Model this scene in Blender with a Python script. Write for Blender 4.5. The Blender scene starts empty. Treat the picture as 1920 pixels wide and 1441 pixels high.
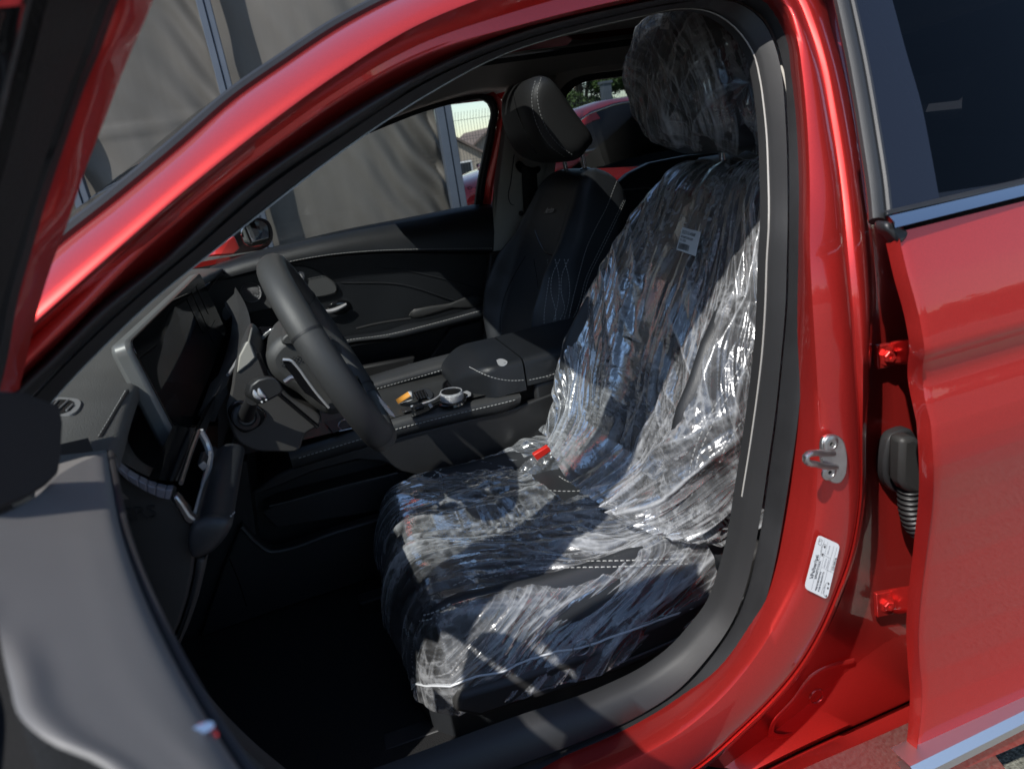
import bpy, bmesh, math, random
import numpy as np
from mathutils import Vector, Matrix
from mathutils.bvhtree import BVHTree
random.seed(4); np.random.seed(4)
R = math.radians
S = bpy.context.scene
COL = S.collection

# ------------------------------------------------------------------ camera
FPX, PW, PH = 1280.0, 1920.0, 1441.0
CAM = Vector((0.0, -1.40, 1.12))
PITCH, ROLL, YAW = R(19.25), R(8.8), R(14.8)
FW = Vector((math.sin(YAW)*math.cos(PITCH), math.cos(YAW)*math.cos(PITCH), -math.sin(PITCH)))
_r0 = Vector((math.cos(YAW), -math.sin(YAW), 0)); _u0 = _r0.cross(FW)
RT = math.cos(ROLL)*_r0 - math.sin(ROLL)*_u0
UP = math.sin(ROLL)*_r0 + math.cos(ROLL)*_u0
cd = bpy.data.cameras.new('camera'); co = bpy.data.objects.new('camera', cd); COL.objects.link(co)
co.matrix_world = Matrix(((RT.x, UP.x, -FW.x, CAM.x), (RT.y, UP.y, -FW.y, CAM.y), (RT.z, UP.z, -FW.z, CAM.z), (0, 0, 0, 1)))
cd.sensor_width = 36; cd.lens = 36*FPX/PW; cd.clip_start = 0.02; cd.clip_end = 2000
cd.dof.use_dof = True; cd.dof.focus_distance = 1.25; cd.dof.aperture_fstop = 8
S.camera = co
# ------------------------------------------------------------------ light
SUN_EL, SUN_AZ = R(50), R(217)      # azimuth of the sun, from +X towards +Y
sdir = Vector((math.cos(SUN_EL)*math.cos(SUN_AZ), math.cos(SUN_EL)*math.sin(SUN_AZ), math.sin(SUN_EL)))
W = bpy.data.worlds.new('World'); S.world = W; W.use_nodes = True
nt = W.node_tree; sky = nt.nodes.new('ShaderNodeTexSky'); sky.sky_type = 'NISHITA'; sky.sun_disc = False
sky.sun_elevation = SUN_EL; sky.sun_rotation = math.atan2(sdir.x, sdir.y); sky.air_density = 1.0; sky.dust_density = .3; sky.ozone_density = 1.6
nt.links.new(sky.outputs[0], nt.nodes['Background'].inputs[0]); nt.nodes['Background'].inputs[1].default_value = 0.12
sl = bpy.data.lights.new('sun', 'SUN'); sl.energy = 3.4; sl.angle = R(0.53); sl.color = (1, .97, .925)
so = bpy.data.objects.new('sun', sl); COL.objects.link(so); so.rotation_euler = sdir.to_track_quat('Z', 'Y').to_euler(); so.location = (-6, -8, 12)
S.view_settings.view_transform = 'Standard'; S.view_settings.look = 'None'; S.view_settings.gamma = 1; S.view_settings.exposure = 0.58
S.cycles.use_denoising = True
S.cycles.max_bounces = 10; S.cycles.transparent_max_bounces = 32; S.cycles.transmission_bounces = 8; S.cycles.glossy_bounces = 5
S.cycles.sample_clamp_indirect = 6; S.cycles.caustics_reflective = False; S.cycles.caustics_refractive = False

# ------------------------------------------------------------------ pixel -> place
def ray(px, py):
    return (FW + RT*((px-PW/2)/FPX) - UP*((py-PH/2)/FPX)).normalized()
def P(px, py, ax, v):
    d = ray(px, py); return CAM + d*((v-CAM[ax])/d[ax])
def PL(px, py, p0, n):
    d = ray(px, py); return CAM + d*((p0-CAM).dot(n)/d.dot(n))
def PD(px, py, dist):
    return CAM + ray(px, py)*dist
def yo(z):
    if z < .9: return -.92 + .25*max(0, .55-z)**2
    if z < 1.0: return -.92+.2*(z-.9)
    return -.90+.62*(z-1.0)
def PS(px, py, off=0.0):
    d = ray(px, py); lo, hi = .05, 3.0
    for _ in range(46):
        m = (lo+hi)/2; q = CAM+d*m
        if q.y > yo(q.z)+off: hi = m
        else: lo = m
    return CAM+d*hi
def px_ax(pts, ax, v): return [P(a, b, ax, v) for a, b in pts]
def px_side(pts, off): return [PS(p[0], p[1], off if len(p) < 3 else p[2]) for p in pts]

# ------------------------------------------------------------------ curves and meshes
def cr(pts, n, closed=False):
    """Catmull-Rom through pts, resampled to n points evenly along its length"""
    A = np.array([tuple(p) for p in pts], float); m = len(A)
    if m == 2: return [Vector(A[0]+(A[1]-A[0])*i/(n-1)) for i in range(n)]
    ext = np.vstack([A[-1:], A, A[:2]]) if closed else np.vstack([2*A[:1]-A[1:2], A, 2*A[-1:]-A[-2:-1]])
    out = []; segs = m if closed else m-1; k = 14
    for i in range(segs):
        p0, p1, p2, p3 = ext[i:i+4]
        # centripetal-like: chord aware tangents
        t = np.linspace(0, 1, k, endpoint=False)[:, None]
        d1 = np.linalg.norm(p2-p1)+1e-9; d0 = np.linalg.norm(p1-p0)+1e-9; d2 = np.linalg.norm(p3-p2)+1e-9
        m1 = ((p1-p0)/d0*d1 + (p2-p1)/d1*d0)/(d0+d1)*d1; m2 = ((p2-p1)/d1*d2 + (p3-p2)/d2*d1)/(d1+d2)*d1
        out.append((2*t**3-3*t**2+1)*p1+(t**3-2*t**2+t)*m1+(-2*t**3+3*t**2)*p2+(t**3-t**2)*m2)
    Q = np.vstack(out+[A[:1] if closed else A[-1:]])
    L = np.concatenate([[0], np.cumsum(np.linalg.norm(np.diff(Q, axis=0), axis=1))])
    s = np.linspace(0, L[-1], n+1)[:-1] if closed else np.linspace(0, L[-1], n)
    return [Vector((np.interp(x, L, Q[:, 0]), np.interp(x, L, Q[:, 1]), np.interp(x, L, Q[:, 2]))) for x in s]
def cr2(pts, n, closed=False):
    return [(v.x, v.y) for v in cr([(p[0], p[1], 0) for p in pts], n, closed)]

class MB:
    def __init__(s): s.v = []; s.f = []
    def add(s, V, F):
        o = len(s.v); s.v += [tuple(p) for p in V]; s.f += [tuple(i+o for i in f) for f in F]; return s
    def grid(s, rows, cu=False, cv=False):
        n, m = len(rows), len(rows[0]); V = [p for r in rows for p in r]; F = []
        for i in range(n if cu else n-1):
            for j in range(m if cv else m-1):
                F.append((i*m+j, i*m+(j+1) % m, ((i+1) % n)*m+(j+1) % m, ((i+1) % n)*m+j))
        return s.add(V, F)
    def fan(s, loop):
        return s.add(loop, [tuple(range(len(loop)))])
    def tube(s, path, r, n=10, closed=False, flat=1.0, up=None, caps=True):
        path = [Vector(p) for p in path]; m = len(path); rows = []; nrm = None
        for i, p in enumerate(path):
            if closed: t = path[(i+1) % m]-path[i-1]
            else: t = path[min(i+1, m-1)]-path[max(i-1, 0)]
            t.normalize()
            if up is not None: nrm = (Vector(up)-t*Vector(up).dot(t)).normalized()
            elif nrm is None:
                a = Vector((0, 0, 1)) if abs(t.z) < .9 else Vector((1, 0, 0)); nrm = (a-t*a.dot(t)).normalized()
            else: nrm = (nrm-t*nrm.dot(t)).normalized()
            b = t.cross(nrm); rr = r[i] if isinstance(r, (list, tuple)) else r
            rows.append([p+nrm*(rr*flat*math.cos(2*math.pi*k/n))+b*(rr*math.sin(2*math.pi*k/n)) for k in range(n)])
        s.grid(rows, cu=closed, cv=True)
        if caps and not closed: s.fan(rows[0][::-1]); s.fan(rows[-1])
        return s
    def box(s, c, d, M=None):
        c = Vector(c); V = []
        for x in (-1, 1):
            for y in (-1, 1):
                for z in (-1, 1):
                    q = Vector((x*d[0]/2, y*d[1]/2, z*d[2]/2)); V.append(c+(M @ q if M else q))
        return s.add(V, [(0, 1, 3, 2), (4, 6, 7, 5), (0, 4, 5, 1), (2, 3, 7, 6), (0, 2, 6, 4), (1, 5, 7, 3)])
    def prism(s, loop, vec):
        loop = [Vector(p) for p in loop]; vec = Vector(vec); n = len(loop)
        V = loop+[p+vec for p in loop]
        F = [tuple(range(n))[::-1], tuple(range(n, 2*n))]+[(i, (i+1) % n, n+(i+1) % n, n+i) for i in range(n)]
        return s.add(V, F)
    def pillow(s, loop, axis, t, rings=8, ex=2.6, both=True, shape=None):
        """rounded cushion whose rim is loop; bulges t along axis"""
        loop = [Vector(p) for p in loop]; axis = Vector(axis).normalized(); c = sum(loop, Vector())/len(loop)
        for sg in ((1, -1) if both else (1,)):
            rows = []
            for k in range(rings+1):
                a = k/rings*math.pi/2; rr = max(math.cos(a), 0)**(2/ex); h = math.sin(a)**(2/ex)
                if k == rings: rr = .02
                row = []
                for p in loop:
                    q = c+(p-c)*rr
                    row.append(q+axis*(sg*t*h*(shape(q) if shape else 1)))
                rows.append(row)
            s.grid(rows if sg > 0 else rows[::-1], cv=True); s.fan(rows[-1] if sg > 0 else rows[-1][::-1])
        return s
    def lathe(s, c, axis, prof, n=32, caps=True):
        axis = Vector(axis).normalized(); c = Vector(c); a = axis.orthogonal().normalized(); b = axis.cross(a)
        rows = [[c+axis*h+(a*math.cos(2*math.pi*k/n)+b*math.sin(2*math.pi*k/n))*r for k in range(n)] for r, h in prof]
        s.grid(rows, cv=True)
        if caps: s.fan(rows[0][::-1]); s.fan(rows[-1])
        return s

ROOTLOC = {}
def root_of(o):
    while o.parent: o = o.parent
    return o
def tag(o, label=None, cat=None, group=None, kind=None):
    if label: o['label'] = label
    if cat: o['category'] = cat
    if group: o['group'] = group
    if kind: o['kind'] = kind
    return o
def thing(name, label, cat, loc, group=None):
    o = bpy.data.objects.new(name, None); COL.objects.link(o); o.location = loc; o.empty_display_size = .1
    ROOTLOC[o.name] = Vector(loc); return tag(o, label, cat, group)
def mk(name, mb, mat, parent=None, smooth=38, bevel=0, label=None, cat=None, kind=None, group=None, recalc=True, sub=0, solid=0):
    V = np.array(mb.v, dtype=float)
    if parent is None: off = Vector((V[:, 0].mean(), V[:, 1].mean(), V[:, 2].min()))
    else: off = ROOTLOC[root_of(parent).name]
    me = bpy.data.meshes.new(name); me.from_pydata((V-np.array(off)).tolist(), [], mb.f)
    if recalc:
        b = bmesh.new(); b.from_mesh(me); bmesh.ops.remove_doubles(b, verts=b.verts, dist=2e-5); bmesh.ops.recalc_face_normals(b, faces=b.faces); b.to_mesh(me); b.free()
    if smooth:
        me.polygons.foreach_set('use_smooth', [True]*len(me.polygons)); me.set_sharp_from_angle(angle=R(smooth))
    for m in (mat if isinstance(mat, list) else [mat]): me.materials.append(m)
    o = bpy.data.objects.new(name, me); COL.objects.link(o)
    if parent is None: o.location = off; ROOTLOC[o.name] = off
    else: o.parent = parent
    if solid:
        k = o.modifiers.new('solid', 'SOLIDIFY'); k.thickness = solid; k.offset = 0
    if bevel:
        k = o.modifiers.new('bevel', 'BEVEL'); k.width = bevel; k.segments = 2; k.limit_method = 'ANGLE'; k.angle_limit = R(35); k.harden_normals = False
    if sub:
        k = o.modifiers.new('sub', 'SUBSURF'); k.levels = sub; k.render_levels = sub
    return tag(o, label, cat, group, kind)
def bvh_of(*objs):
    V = []; F = []
    for o in objs:
        off = ROOTLOC[root_of(o).name] ; k = len(V)
        V += [v.co+off for v in o.data.vertices]; F += [tuple(i+k for i in p.vertices) for p in o.data.polygons]
    return BVHTree.FromPolygons(V, F)
def project(bv, pts, n, lift=.0006, fb=None):
    """photo polyline laid on the surface it runs over"""
    out = []
    for a, b in cr2(pts, n):
        h = bv.ray_cast(CAM, ray(a, b))
        if h[0] is not None:
            nn = h[1] if h[1].dot(ray(a, b)) < 0 else -h[1]; out.append((h[0]+nn*lift, nn))
    # drop jumps
    res = []
    for q in out:
        if res and (q[0]-res[-1][0]).length > .05: continue
        res.append(q)
    return res
def stitches(mb, line, L=.0055, gap=.0025, w=.0009):
    """row of short thread stitches along projected line [(p, n)]"""
    if len(line) < 2: return
    Q = [p for p, n in line]; Ls = [0]
    for a, b in zip(Q, Q[1:]): Ls.append(Ls[-1]+(b-a).length)
    s = 0
    def at(x):
        for i in range(len(Q)-1):
            if Ls[i+1] >= x:
                t = (x-Ls[i])/max(Ls[i+1]-Ls[i], 1e-9); return Q[i].lerp(Q[i+1], t), line[i][1]
        return Q[-1], line[-1][1]
    while s+L < Ls[-1]:
        (a, n), (b, _) = at(s), at(s+L); t = (b-a)
        if t.length > 1e-6:
            t.normalize(); sd = t.cross(n).normalized()*w; n = n*w
            mb.add([a-sd, a+sd, b+sd, b-sd, a.lerp(b, .3)-sd*.8+n, a.lerp(b, .3)+sd*.8+n, a.lerp(b, .7)+sd*.8+n, a.lerp(b, .7)-sd*.8+n],
                   [(0, 1, 5, 4), (1, 2, 6, 5), (2, 3, 7, 6), (3, 0, 4, 7), (4, 5, 6, 7)])
        s += L+gap

# ------------------------------------------------------------------ numpy gradient noise
_perm = np.random.RandomState(7).permutation(256); _perm = np.concatenate([_perm, _perm, _perm])
_g = np.random.RandomState(9).normal(size=(256, 3)); _g /= np.linalg.norm(_g, axis=1)[:, None]
def pn(x, y, z=0.0):
    x, y, z = np.broadcast_arrays(np.asarray(x, float), np.asarray(y, float), np.asarray(z, float))
    xi, yi, zi = np.floor(x).astype(int), np.floor(y).astype(int), np.floor(z).astype(int)
    xf, yf, zf = x-xi, y-yi, z-zi; u, v, w = [t*t*t*(t*(t*6-15)+10) for t in (xf, yf, zf)]
    def gr(a, b, c):
        h = _g[_perm[(_perm[(_perm[(xi+a) & 255]+yi+b) & 255]+zi+c) & 255]]
        return h[..., 0]*(xf-a)+h[..., 1]*(yf-b)+h[..., 2]*(zf-c)
    L = lambda a, b, t: a+t*(b-a)
    return 1.6*L(L(L(gr(0, 0, 0), gr(1, 0, 0), u), L(gr(0, 1, 0), gr(1, 1, 0), u), v), L(L(gr(0, 0, 1), gr(1, 0, 1), u), L(gr(0, 1, 1), gr(1, 1, 1), u), v), w)
def ridge(x, y, z=0.0): return 1-2*np.abs(pn(x, y, z))

# ------------------------------------------------------------------ materials
def newmat(name):
    m = bpy.data.materials.new(name); m.use_nodes = True; n = m.node_tree.nodes; return m, n, m.node_tree.links, n['Principled BSDF']
def noise_bump(n, l, b, scale, strength, dist=.001, detail=4, vor=False):
    tc = n.new('ShaderNodeTexCoord')
    t = n.new('ShaderNodeTexVoronoi' if vor else 'ShaderNodeTexNoise'); t.inputs['Scale'].default_value = scale
    if not vor: t.inputs['Detail'].default_value = detail
    l.new(tc.outputs['Object'], t.inputs['Vector'])
    bp = n.new('ShaderNodeBump'); bp.inputs['Strength'].default_value = strength; bp.inputs['Distance'].default_value = dist
    l.new(t.outputs['Distance' if vor else 'Fac'], bp.inputs['Height']); l.new(bp.outputs[0], b.inputs['Normal'])
    return tc, t, bp
def mat(name, col, rough=.5, metal=0, spec=.5, bump=None, var=0, coat=0, vor=False, vscale=6, sheen=0):
    m, n, l, b = newmat(name); c = (*col, 1); b.inputs['Base Color'].default_value = c
    b.inputs['Roughness'].default_value = rough; b.inputs['Metallic'].default_value = metal; b.inputs['Specular IOR Level'].default_value = spec
    b.inputs['Coat Weight'].default_value = coat; b.inputs['Coat Roughness'].default_value = .03; b.inputs['Sheen Weight'].default_value = sheen
    if bump: noise_bump(n, l, b, bump[0], bump[1], bump[2] if len(bump) > 2 else .001, vor=vor)
    if var:
        tc = n.new('ShaderNodeTexCoord'); t = n.new('ShaderNodeTexNoise'); t.inputs['Scale'].default_value = vscale; t.inputs['Detail'].default_value = 5
        l.new(tc.outputs['Object'], t.inputs['Vector']); r = n.new('ShaderNodeValToRGB')
        r.color_ramp.elements[0].position = .3; r.color_ramp.elements[1].position = .72
        r.color_ramp.elements[0].color = (*[x*(1-var) for x in col], 1); r.color_ramp.elements[1].color = (*[min(1, x*(1+var)) for x in col], 1)
        l.new(t.outputs['Fac'], r.inputs['Fac']); l.new(r.outputs[0], b.inputs['Base Color'])
        mr = n.new('ShaderNodeMapRange'); mr.inputs['To Min'].default_value = max(.02, rough-.07); mr.inputs['To Max'].default_value = rough+.08
        l.new(t.outputs['Fac'], mr.inputs['Value']); l.new(mr.outputs[0], b.inputs['Roughness'])
    return m
def glassmat(name, tint, ior=1.5, rough=0.0):
    """thin pane: what lies behind shows, tinted; reflections by fresnel"""
    m, n, l, b = newmat(name); n.remove(b); out = n['Material Output']
    tr = n.new('ShaderNodeBsdfTransparent'); tr.inputs[0].default_value = (*tint, 1)
    gl = n.new('ShaderNodeBsdfGlossy'); gl.inputs['Roughness'].default_value = rough
    fr = n.new('ShaderNodeFresnel'); fr.inputs['IOR'].default_value = ior
    mx = n.new('ShaderNodeMixShader'); l.new(fr.outputs[0], mx.inputs[0]); l.new(tr.outputs[0], mx.inputs[1]); l.new(gl.outputs[0], mx.inputs[2]); l.new(mx.outputs[0], out.inputs[0])
    return m
M = {}
def paint(name, col, flake=.28, metal=.68, rough=.40):
    m, n, l, b = newmat(name)
    tc = n.new('ShaderNodeTexCoord'); v = n.new('ShaderNodeTexVoronoi'); v.inputs['Scale'].default_value = 1400; l.new(tc.outputs['Object'], v.inputs['Vector'])
    mr = n.new('ShaderNodeMapRange'); mr.inputs['To Min'].default_value = 1-.22*flake; mr.inputs['To Max'].default_value = 1+.22*flake
    sp = n.new('ShaderNodeSeparateColor'); l.new(v.outputs['Color'], sp.inputs[0]); l.new(sp.outputs[0], mr.inputs['Value'])
    mu = n.new('ShaderNodeMix'); mu.data_type = 'RGBA'; mu.blend_type = 'MULTIPLY'; mu.inputs[0].default_value = 1
    mu.inputs[6].default_value = (*col, 1); l.new(mr.outputs[0], mu.inputs[7]); l.new(mu.outputs[2], b.inputs['Base Color'])
    b.inputs['Metallic'].default_value = metal; b.inputs['Roughness'].default_value = rough
    b.inputs['Coat Weight'].default_value = 1; b.inputs['Coat Roughness'].default_value = .025; b.inputs['Coat IOR'].default_value = 1.5
    t2 = n.new('ShaderNodeTexNoise'); t2.inputs['Scale'].default_value = 260; t2.inputs['Detail'].default_value = 1; l.new(tc.outputs['Object'], t2.inputs['Vector'])
    bp = n.new('ShaderNodeBump'); bp.inputs['Strength'].default_value = .04; bp.inputs['Distance'].default_value = .0004
    l.new(t2.outputs['Fac'], bp.inputs['Height']); l.new(bp.outputs[0], b.inputs['Coat Normal'])
    return m
M['red'] = paint('red_paint', (.63, .036, .030))
M['rubber'] = mat('rubber', (.024, .024, .025), .45, bump=(900, .25, .0004), var=.25, vscale=14)
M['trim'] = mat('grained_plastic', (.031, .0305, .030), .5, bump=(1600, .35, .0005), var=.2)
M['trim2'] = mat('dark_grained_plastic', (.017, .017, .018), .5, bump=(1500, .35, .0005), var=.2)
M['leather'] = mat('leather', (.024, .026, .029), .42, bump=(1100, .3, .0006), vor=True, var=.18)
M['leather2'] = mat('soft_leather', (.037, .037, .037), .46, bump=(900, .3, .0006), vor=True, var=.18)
M['leather3'] = mat('shaded_leather', (.013, .0145, .017), .42, bump=(1100, .3, .0006), vor=True, var=.18)  # darker copy of the leather, shade put into the colour for door and armrest
M['dash'] = mat('dash_skin', (.098, .097, .092), .55, bump=(700, .5, .0008), vor=True, var=.15)
M['liner'] = mat('headliner_fabric', (.66, .62, .565), .9, bump=(1800, .4, .0006), var=.06, sheen=.2)
M['beige'] = mat('pillar_plastic', (.62, .59, .54), .6, bump=(1500, .25, .0004), var=.05)
M['gloss'] = mat('gloss_black', (.006, .006, .007), .06, spec=.45)
M['chrome'] = mat('satin_chrome', (.62, .63, .65), .14, metal=1)
M['silver'] = mat('silver_trim', (.56, .56, .57), .24, metal=.4)
M['brush'] = mat('brushed_alloy', (.42, .42, .43), .32, metal=1)
M['zinc'] = mat('zinc_plate', (.62, .61, .58), .38, metal=1, bump=(220, .25, .001), var=.12, vscale=60)
M['thread'] = mat('thread', (.42, .42, .41), .7)
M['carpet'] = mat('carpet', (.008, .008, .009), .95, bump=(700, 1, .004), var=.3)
M['white'] = mat('white_label', (.8, .8, .79), .45)
M['ink'] = mat('ink', (.03, .03, .035), .5)
M['lgrey'] = mat('grey_ink', (.35, .35, .36), .6)
M['lip'] = mat('lip_rubber', (.021, .021, .0215), .55, bump=(1400, .35, .0005), var=.15)
M['glass'] = glassmat('window_glass', (.74, .77, .76))
M['tint'] = glassmat('tinted_glass', (.07, .072, .078), 1.28)
M['seatgrey'] = mat('grey_vinyl', (.165, .156, .147), .5, bump=(1100, .12, .0005), vor=True, var=.1)
M['steel'] = mat('painted_steel', (.085, .10, .125), .45, var=.1)
# ================================================================== the red car
car = thing('red_car', 'glossy red sedan with its front door open, filling the whole foreground', 'car', (.3, 0, 0))
N = 200
# contours of the door opening in the body side: photo outline, each at its own depth inboard of the outer skin
c_in = [(-60, 905), (20, 825), (77, 775), (113, 733), (200, 643), (277, 570), (387, 480), (500, 390), (640, 283), (807, 173), (940, 103), (1073, 60), (1207, 29), (1280, 15), (1330, 19), (1362, 34), (1393, 62), (1417, 100), (1430, 150), (1437, 200), (1442, 250), (1445, 317), (1446, 433), (1443, 480), (1440, 570), (1434, 660), (1423, 753), (1413, 823), (1393, 947), (1383, 1010), (1363, 1087), (1340, 1147), (1307, 1190), (1279, 1222), (1224, 1265), (1141, 1307), (974, 1366), (784, 1437), (600, 1506), (420, 1575)]
c_tt = [(-100, 895), (0, 800), (55, 747), (95, 705), (180, 622), (258, 552), (367, 460), (500, 345), (640, 251), (807, 146), (973, 77), (1140, 32), (1280, 3), (1350, -3), (1400, 8), (1440, 42), (1458, 82), (1467, 117), (1477, 233), (1480, 367), (1479, 480), (1477, 563), (1467, 680), (1457, 780), (1443, 880), (1432, 960), (1417, 1043), (1403, 1103), (1383, 1157), (1353, 1207), (1313, 1258), (1281, 1293), (1208, 1344), (1107, 1391), (974, 1443), (800, 1515), (600, 1590), (420, 1655)]
c_to = [(-110, 870), (-20, 775), (43, 713), (120, 640), (200, 560), (307, 480), (433, 360), (567, 267), (640, 217), (773, 143), (940, 70), (1107, 25), (1273, -6), (1350, -18), (1410, -10), (1453, 20), (1480, 63), (1493, 133), (1502, 217), (1507, 333), (1506, 480), (1498, 613), (1488, 713), (1480, 797), (1468, 880), (1455, 960), (1440, 1043), (1423, 1110), (1397, 1177), (1357, 1240), (1313, 1287), (1281, 1315), (1208, 1361), (1037, 1437), (800, 1535), (600, 1612), (420, 1680)]
c_fe = [(-115, 850), (-20, 750), (50, 685), (150, 590), (277, 463), (383, 373), (493, 290), (640, 187), (807, 100), (973, 50), (1140, 8), (1280, -22), (1360, -32), (1420, -25), (1465, 5), (1488, 60), (1500, 133), (1508, 217), (1513, 333), (1513, 480), (1518, 580), (1525, 697), (1528, 763), (1528, 863), (1523, 960), (1513, 1010), (1493, 1083), (1460, 1147), (1423, 1210), (1370, 1280), (1323, 1327), (1280, 1362), (1180, 1420), (1000, 1500), (800, 1575), (600, 1650), (420, 1715)]
c_r1 = [(-125, 810), (-30, 710), (40, 650), (130, 562), (255, 440), (360, 348), (470, 268), (640, 165), (800, 85), (960, 25), (1130, -25), (1280, -52), (1370, -55), (1440, -40), (1478, -5), (1505, 50), (1527, 117), (1547, 233), (1563, 350), (1575, 480), (1588, 597), (1600, 700), (1606, 813), (1602, 960), (1586, 1040), (1563, 1105), (1530, 1180), (1490, 1245), (1430, 1315), (1370, 1372), (1313, 1422), (1180, 1495), (1000, 1565), (800, 1640), (600, 1715), (420, 1780)]
c_va = [(-130, 790), (-35, 695), (35, 635), (115, 548), (240, 430), (350, 338), (455, 258), (640, 155), (790, 77), (950, 15), (1130, -40), (1290, -70), (1390, -70), (1460, -50), (1492, -10), (1518, 50), (1539, 117), (1558, 217), (1577, 340), (1591, 480), (1601, 597), (1606, 700), (1612, 813), (1608, 960), (1592, 1042), (1568, 1108), (1535, 1184), (1495, 1250), (1435, 1320), (1375, 1377), (1318, 1427), (1185, 1502), (1005, 1572), (805, 1647), (605, 1722), (425, 1787)]
c_r2 = [(-135, 770), (-40, 680), (28, 622), (100, 540), (228, 485-65), (342, 330), (440, 252), (640, 146), (785, 68), (940, 5), (1130, -55), (1300, -88), (1400, -85), (1475, -60), (1512, -10), (1535, 50), (1553, 117), (1572, 210), (1592, 325), (1608, 480), (1618, 590), (1618, 700), (1617, 813), (1613, 960), (1597, 1044), (1574, 1111), (1540, 1188), (1500, 1254), (1440, 1324), (1380, 1381), (1323, 1431), (1190, 1508), (1010, 1578), (810, 1653), (610, 1728), (430, 1793)]
c_fo = [(-140, 750), (-45, 668), (20, 610), (85, 535), (213, 477-65), (333, 322), (427, 247), (640, 138), (773, 57), (923, -5), (1130, -70), (1310, -105), (1420, -100), (1500, -60), (1540, -10), (1560, 60), (1580, 130), (1598, 217), (1615, 333), (1630, 450), (1636, 570), (1632, 700), (1625, 813), (1620, 960), (1602, 1046), (1578, 1114), (1545, 1192), (1505, 1258), (1445, 1328), (1385, 1385), (1328, 1435), (1195, 1513), (1015, 1583), (815, 1658), (615, 1733), (435, 1798)]
def off_curve(c, o): return cr(px_side(c, o), N)
K_in, K_tt, K_to = off_curve(c_in, .135), off_curve(c_tt, .115), off_curve(c_to, .105)
K_fe, K_r1, K_va, K_r2, K_fo = off_curve(c_fe, .062), off_curve(c_r1, .058), off_curve(c_va, .067), off_curve(c_r2, .062), off_curve(c_fo, .085)
def mid(a, b, t=.5, d=0): return [p.lerp(q, t)+Vector((0, d, 0)) for p, q in zip(a, b)]
mb = MB().grid([K_to, mid(K_to, K_fe, .12, .012), mid(K_to, K_fe, .5, .006), mid(K_to, K_fe, .93, .001), mid(K_fe, K_r1, .05, -.002), mid(K_fe, K_r1, .3, -.004), mid(K_fe, K_r1, .7, -.003), K_r1, mid(K_r1, K_va, .5, -.001), K_va, mid(K_va, K_r2, .5, -.001), K_r2, mid(K_r2, K_fo, .5, -.002), K_fo, mid(K_fo, K_fo, .5, .03)])
frame = mk('door_frame', mb, M['red'], car, smooth=60)
# black weather strip: a round bulb and a flat lip behind it
def bulge(a, b, h, n=9):
    rows = []
    for k in range(n+1):
        t = k/n; e = math.sin(math.pi*t)
        rows.append([p.lerp(q, .5-.5*math.cos(math.pi*t))+Vector((0, -h*e, 0)) for p, q in zip(a, b)])
    return rows
mb = MB().grid(bulge(K_tt, K_to, .021)); mb.grid([K_to, mid(K_to, K_to, .5, .02)])
seal = mk('weatherstrip', mb, M['rubber'], car, smooth=70)
mb = MB().grid([mid(K_tt, K_tt, .5, .012), mid(K_tt, K_in, .06, .002), mid(K_tt, K_in, .2, -.003), mid(K_tt, K_in, .8, -.001), mid(K_tt, K_in, .97, .004), mid(K_in, K_in, .5, .02)])
lip = mk('seal_lip', mb, M['lip'], car, smooth=60)
# beige edge of the headliner and pillar trim just inside the lip (upper part only)
i0, i1 = int(N*.03), int(N*.665)
e = [mid(K_in, K_in, .5, .012)[i0:i1]]
c_be = px_side([(a[0], a[1]) for a in c_in], .16)
ctr = PS(900, 640, .15)
K_be = cr(c_be, N)
shrink = lambda K, d, dy: [p+(ctr-p).normalized()*d+Vector((0, dy, 0)) for p in K]
inn = shrink(K_in, .0014, .0025)
mb = MB().grid([mid(K_in, K_in, .5, .003)[i0:i1], inn[i0:i1], shrink(K_in, .0012, .0045)[i0:i1], shrink(K_in, -.012, .012)[i0:i1], shrink(K_in, -.05, .014)[i0:i1]])
mk('trim_edge', mb, M['beige'], car, smooth=60)
# outer A pillar face and roof rail: from the crease up to the windscreen seal
c_ao = [(-150, 690), (-50, 610), (20, 548), (103, 468), (213, 380), (333, 280), (447, 181), (533, 121), (640, 50), (740, -3), (880, -65), (1100, -150), (1300, -200), (1500, -220), (1700, -215)]
c_cr = [(-150, 800), (-45, 708), (20, 650), (85, 593), (213, 479), (333, 374), (427, 297), (500, 240), (640, 139), (773, 57), (923, -5), (1130, -70), (1310, -105), (1500, -125), (1700, -120)]
K_cr = cr(px_side(c_cr, .02), N); K_ao = cr(px_side(c_ao, .06), N)
c_or = [(-140, 800), (-30, 705), (45, 645), (145, 560), (277, 455), (383, 368), (493, 285), (640, 183), (807, 97), (973, 47), (1140, 5), (1280, -25), (1420, -40), (1560, -50), (1700, -50)]
K_or = cr(px_side(c_or, .058), N)
mb = MB().grid([mid(K_or, K_or, .5, .02), K_or, mid(K_cr, K_or, .55, .012), mid(K_cr, K_or, .15, .006), K_cr, mid(K_cr, K_ao, .04, -.006), mid(K_cr, K_ao, .12, -.010), mid(K_cr, K_ao, .35, -.014), mid(K_cr, K_ao, .65, -.013), mid(K_cr, K_ao, .88, -.006), K_ao, mid(K_ao, K_ao, .5, .03), [p+Vector((-.02, .05, -.01)) for p in K_ao]])
mk('windscreen_pillar', mb, M['red'], car, smooth=50)
# rubber bead between pillar and windscreen
mb = MB().tube([p+Vector((-.004, .012, .004)) for p in K_ao], .0055, 8)
mk('windscreen_seal', mb, M['rubber'], car)
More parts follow.
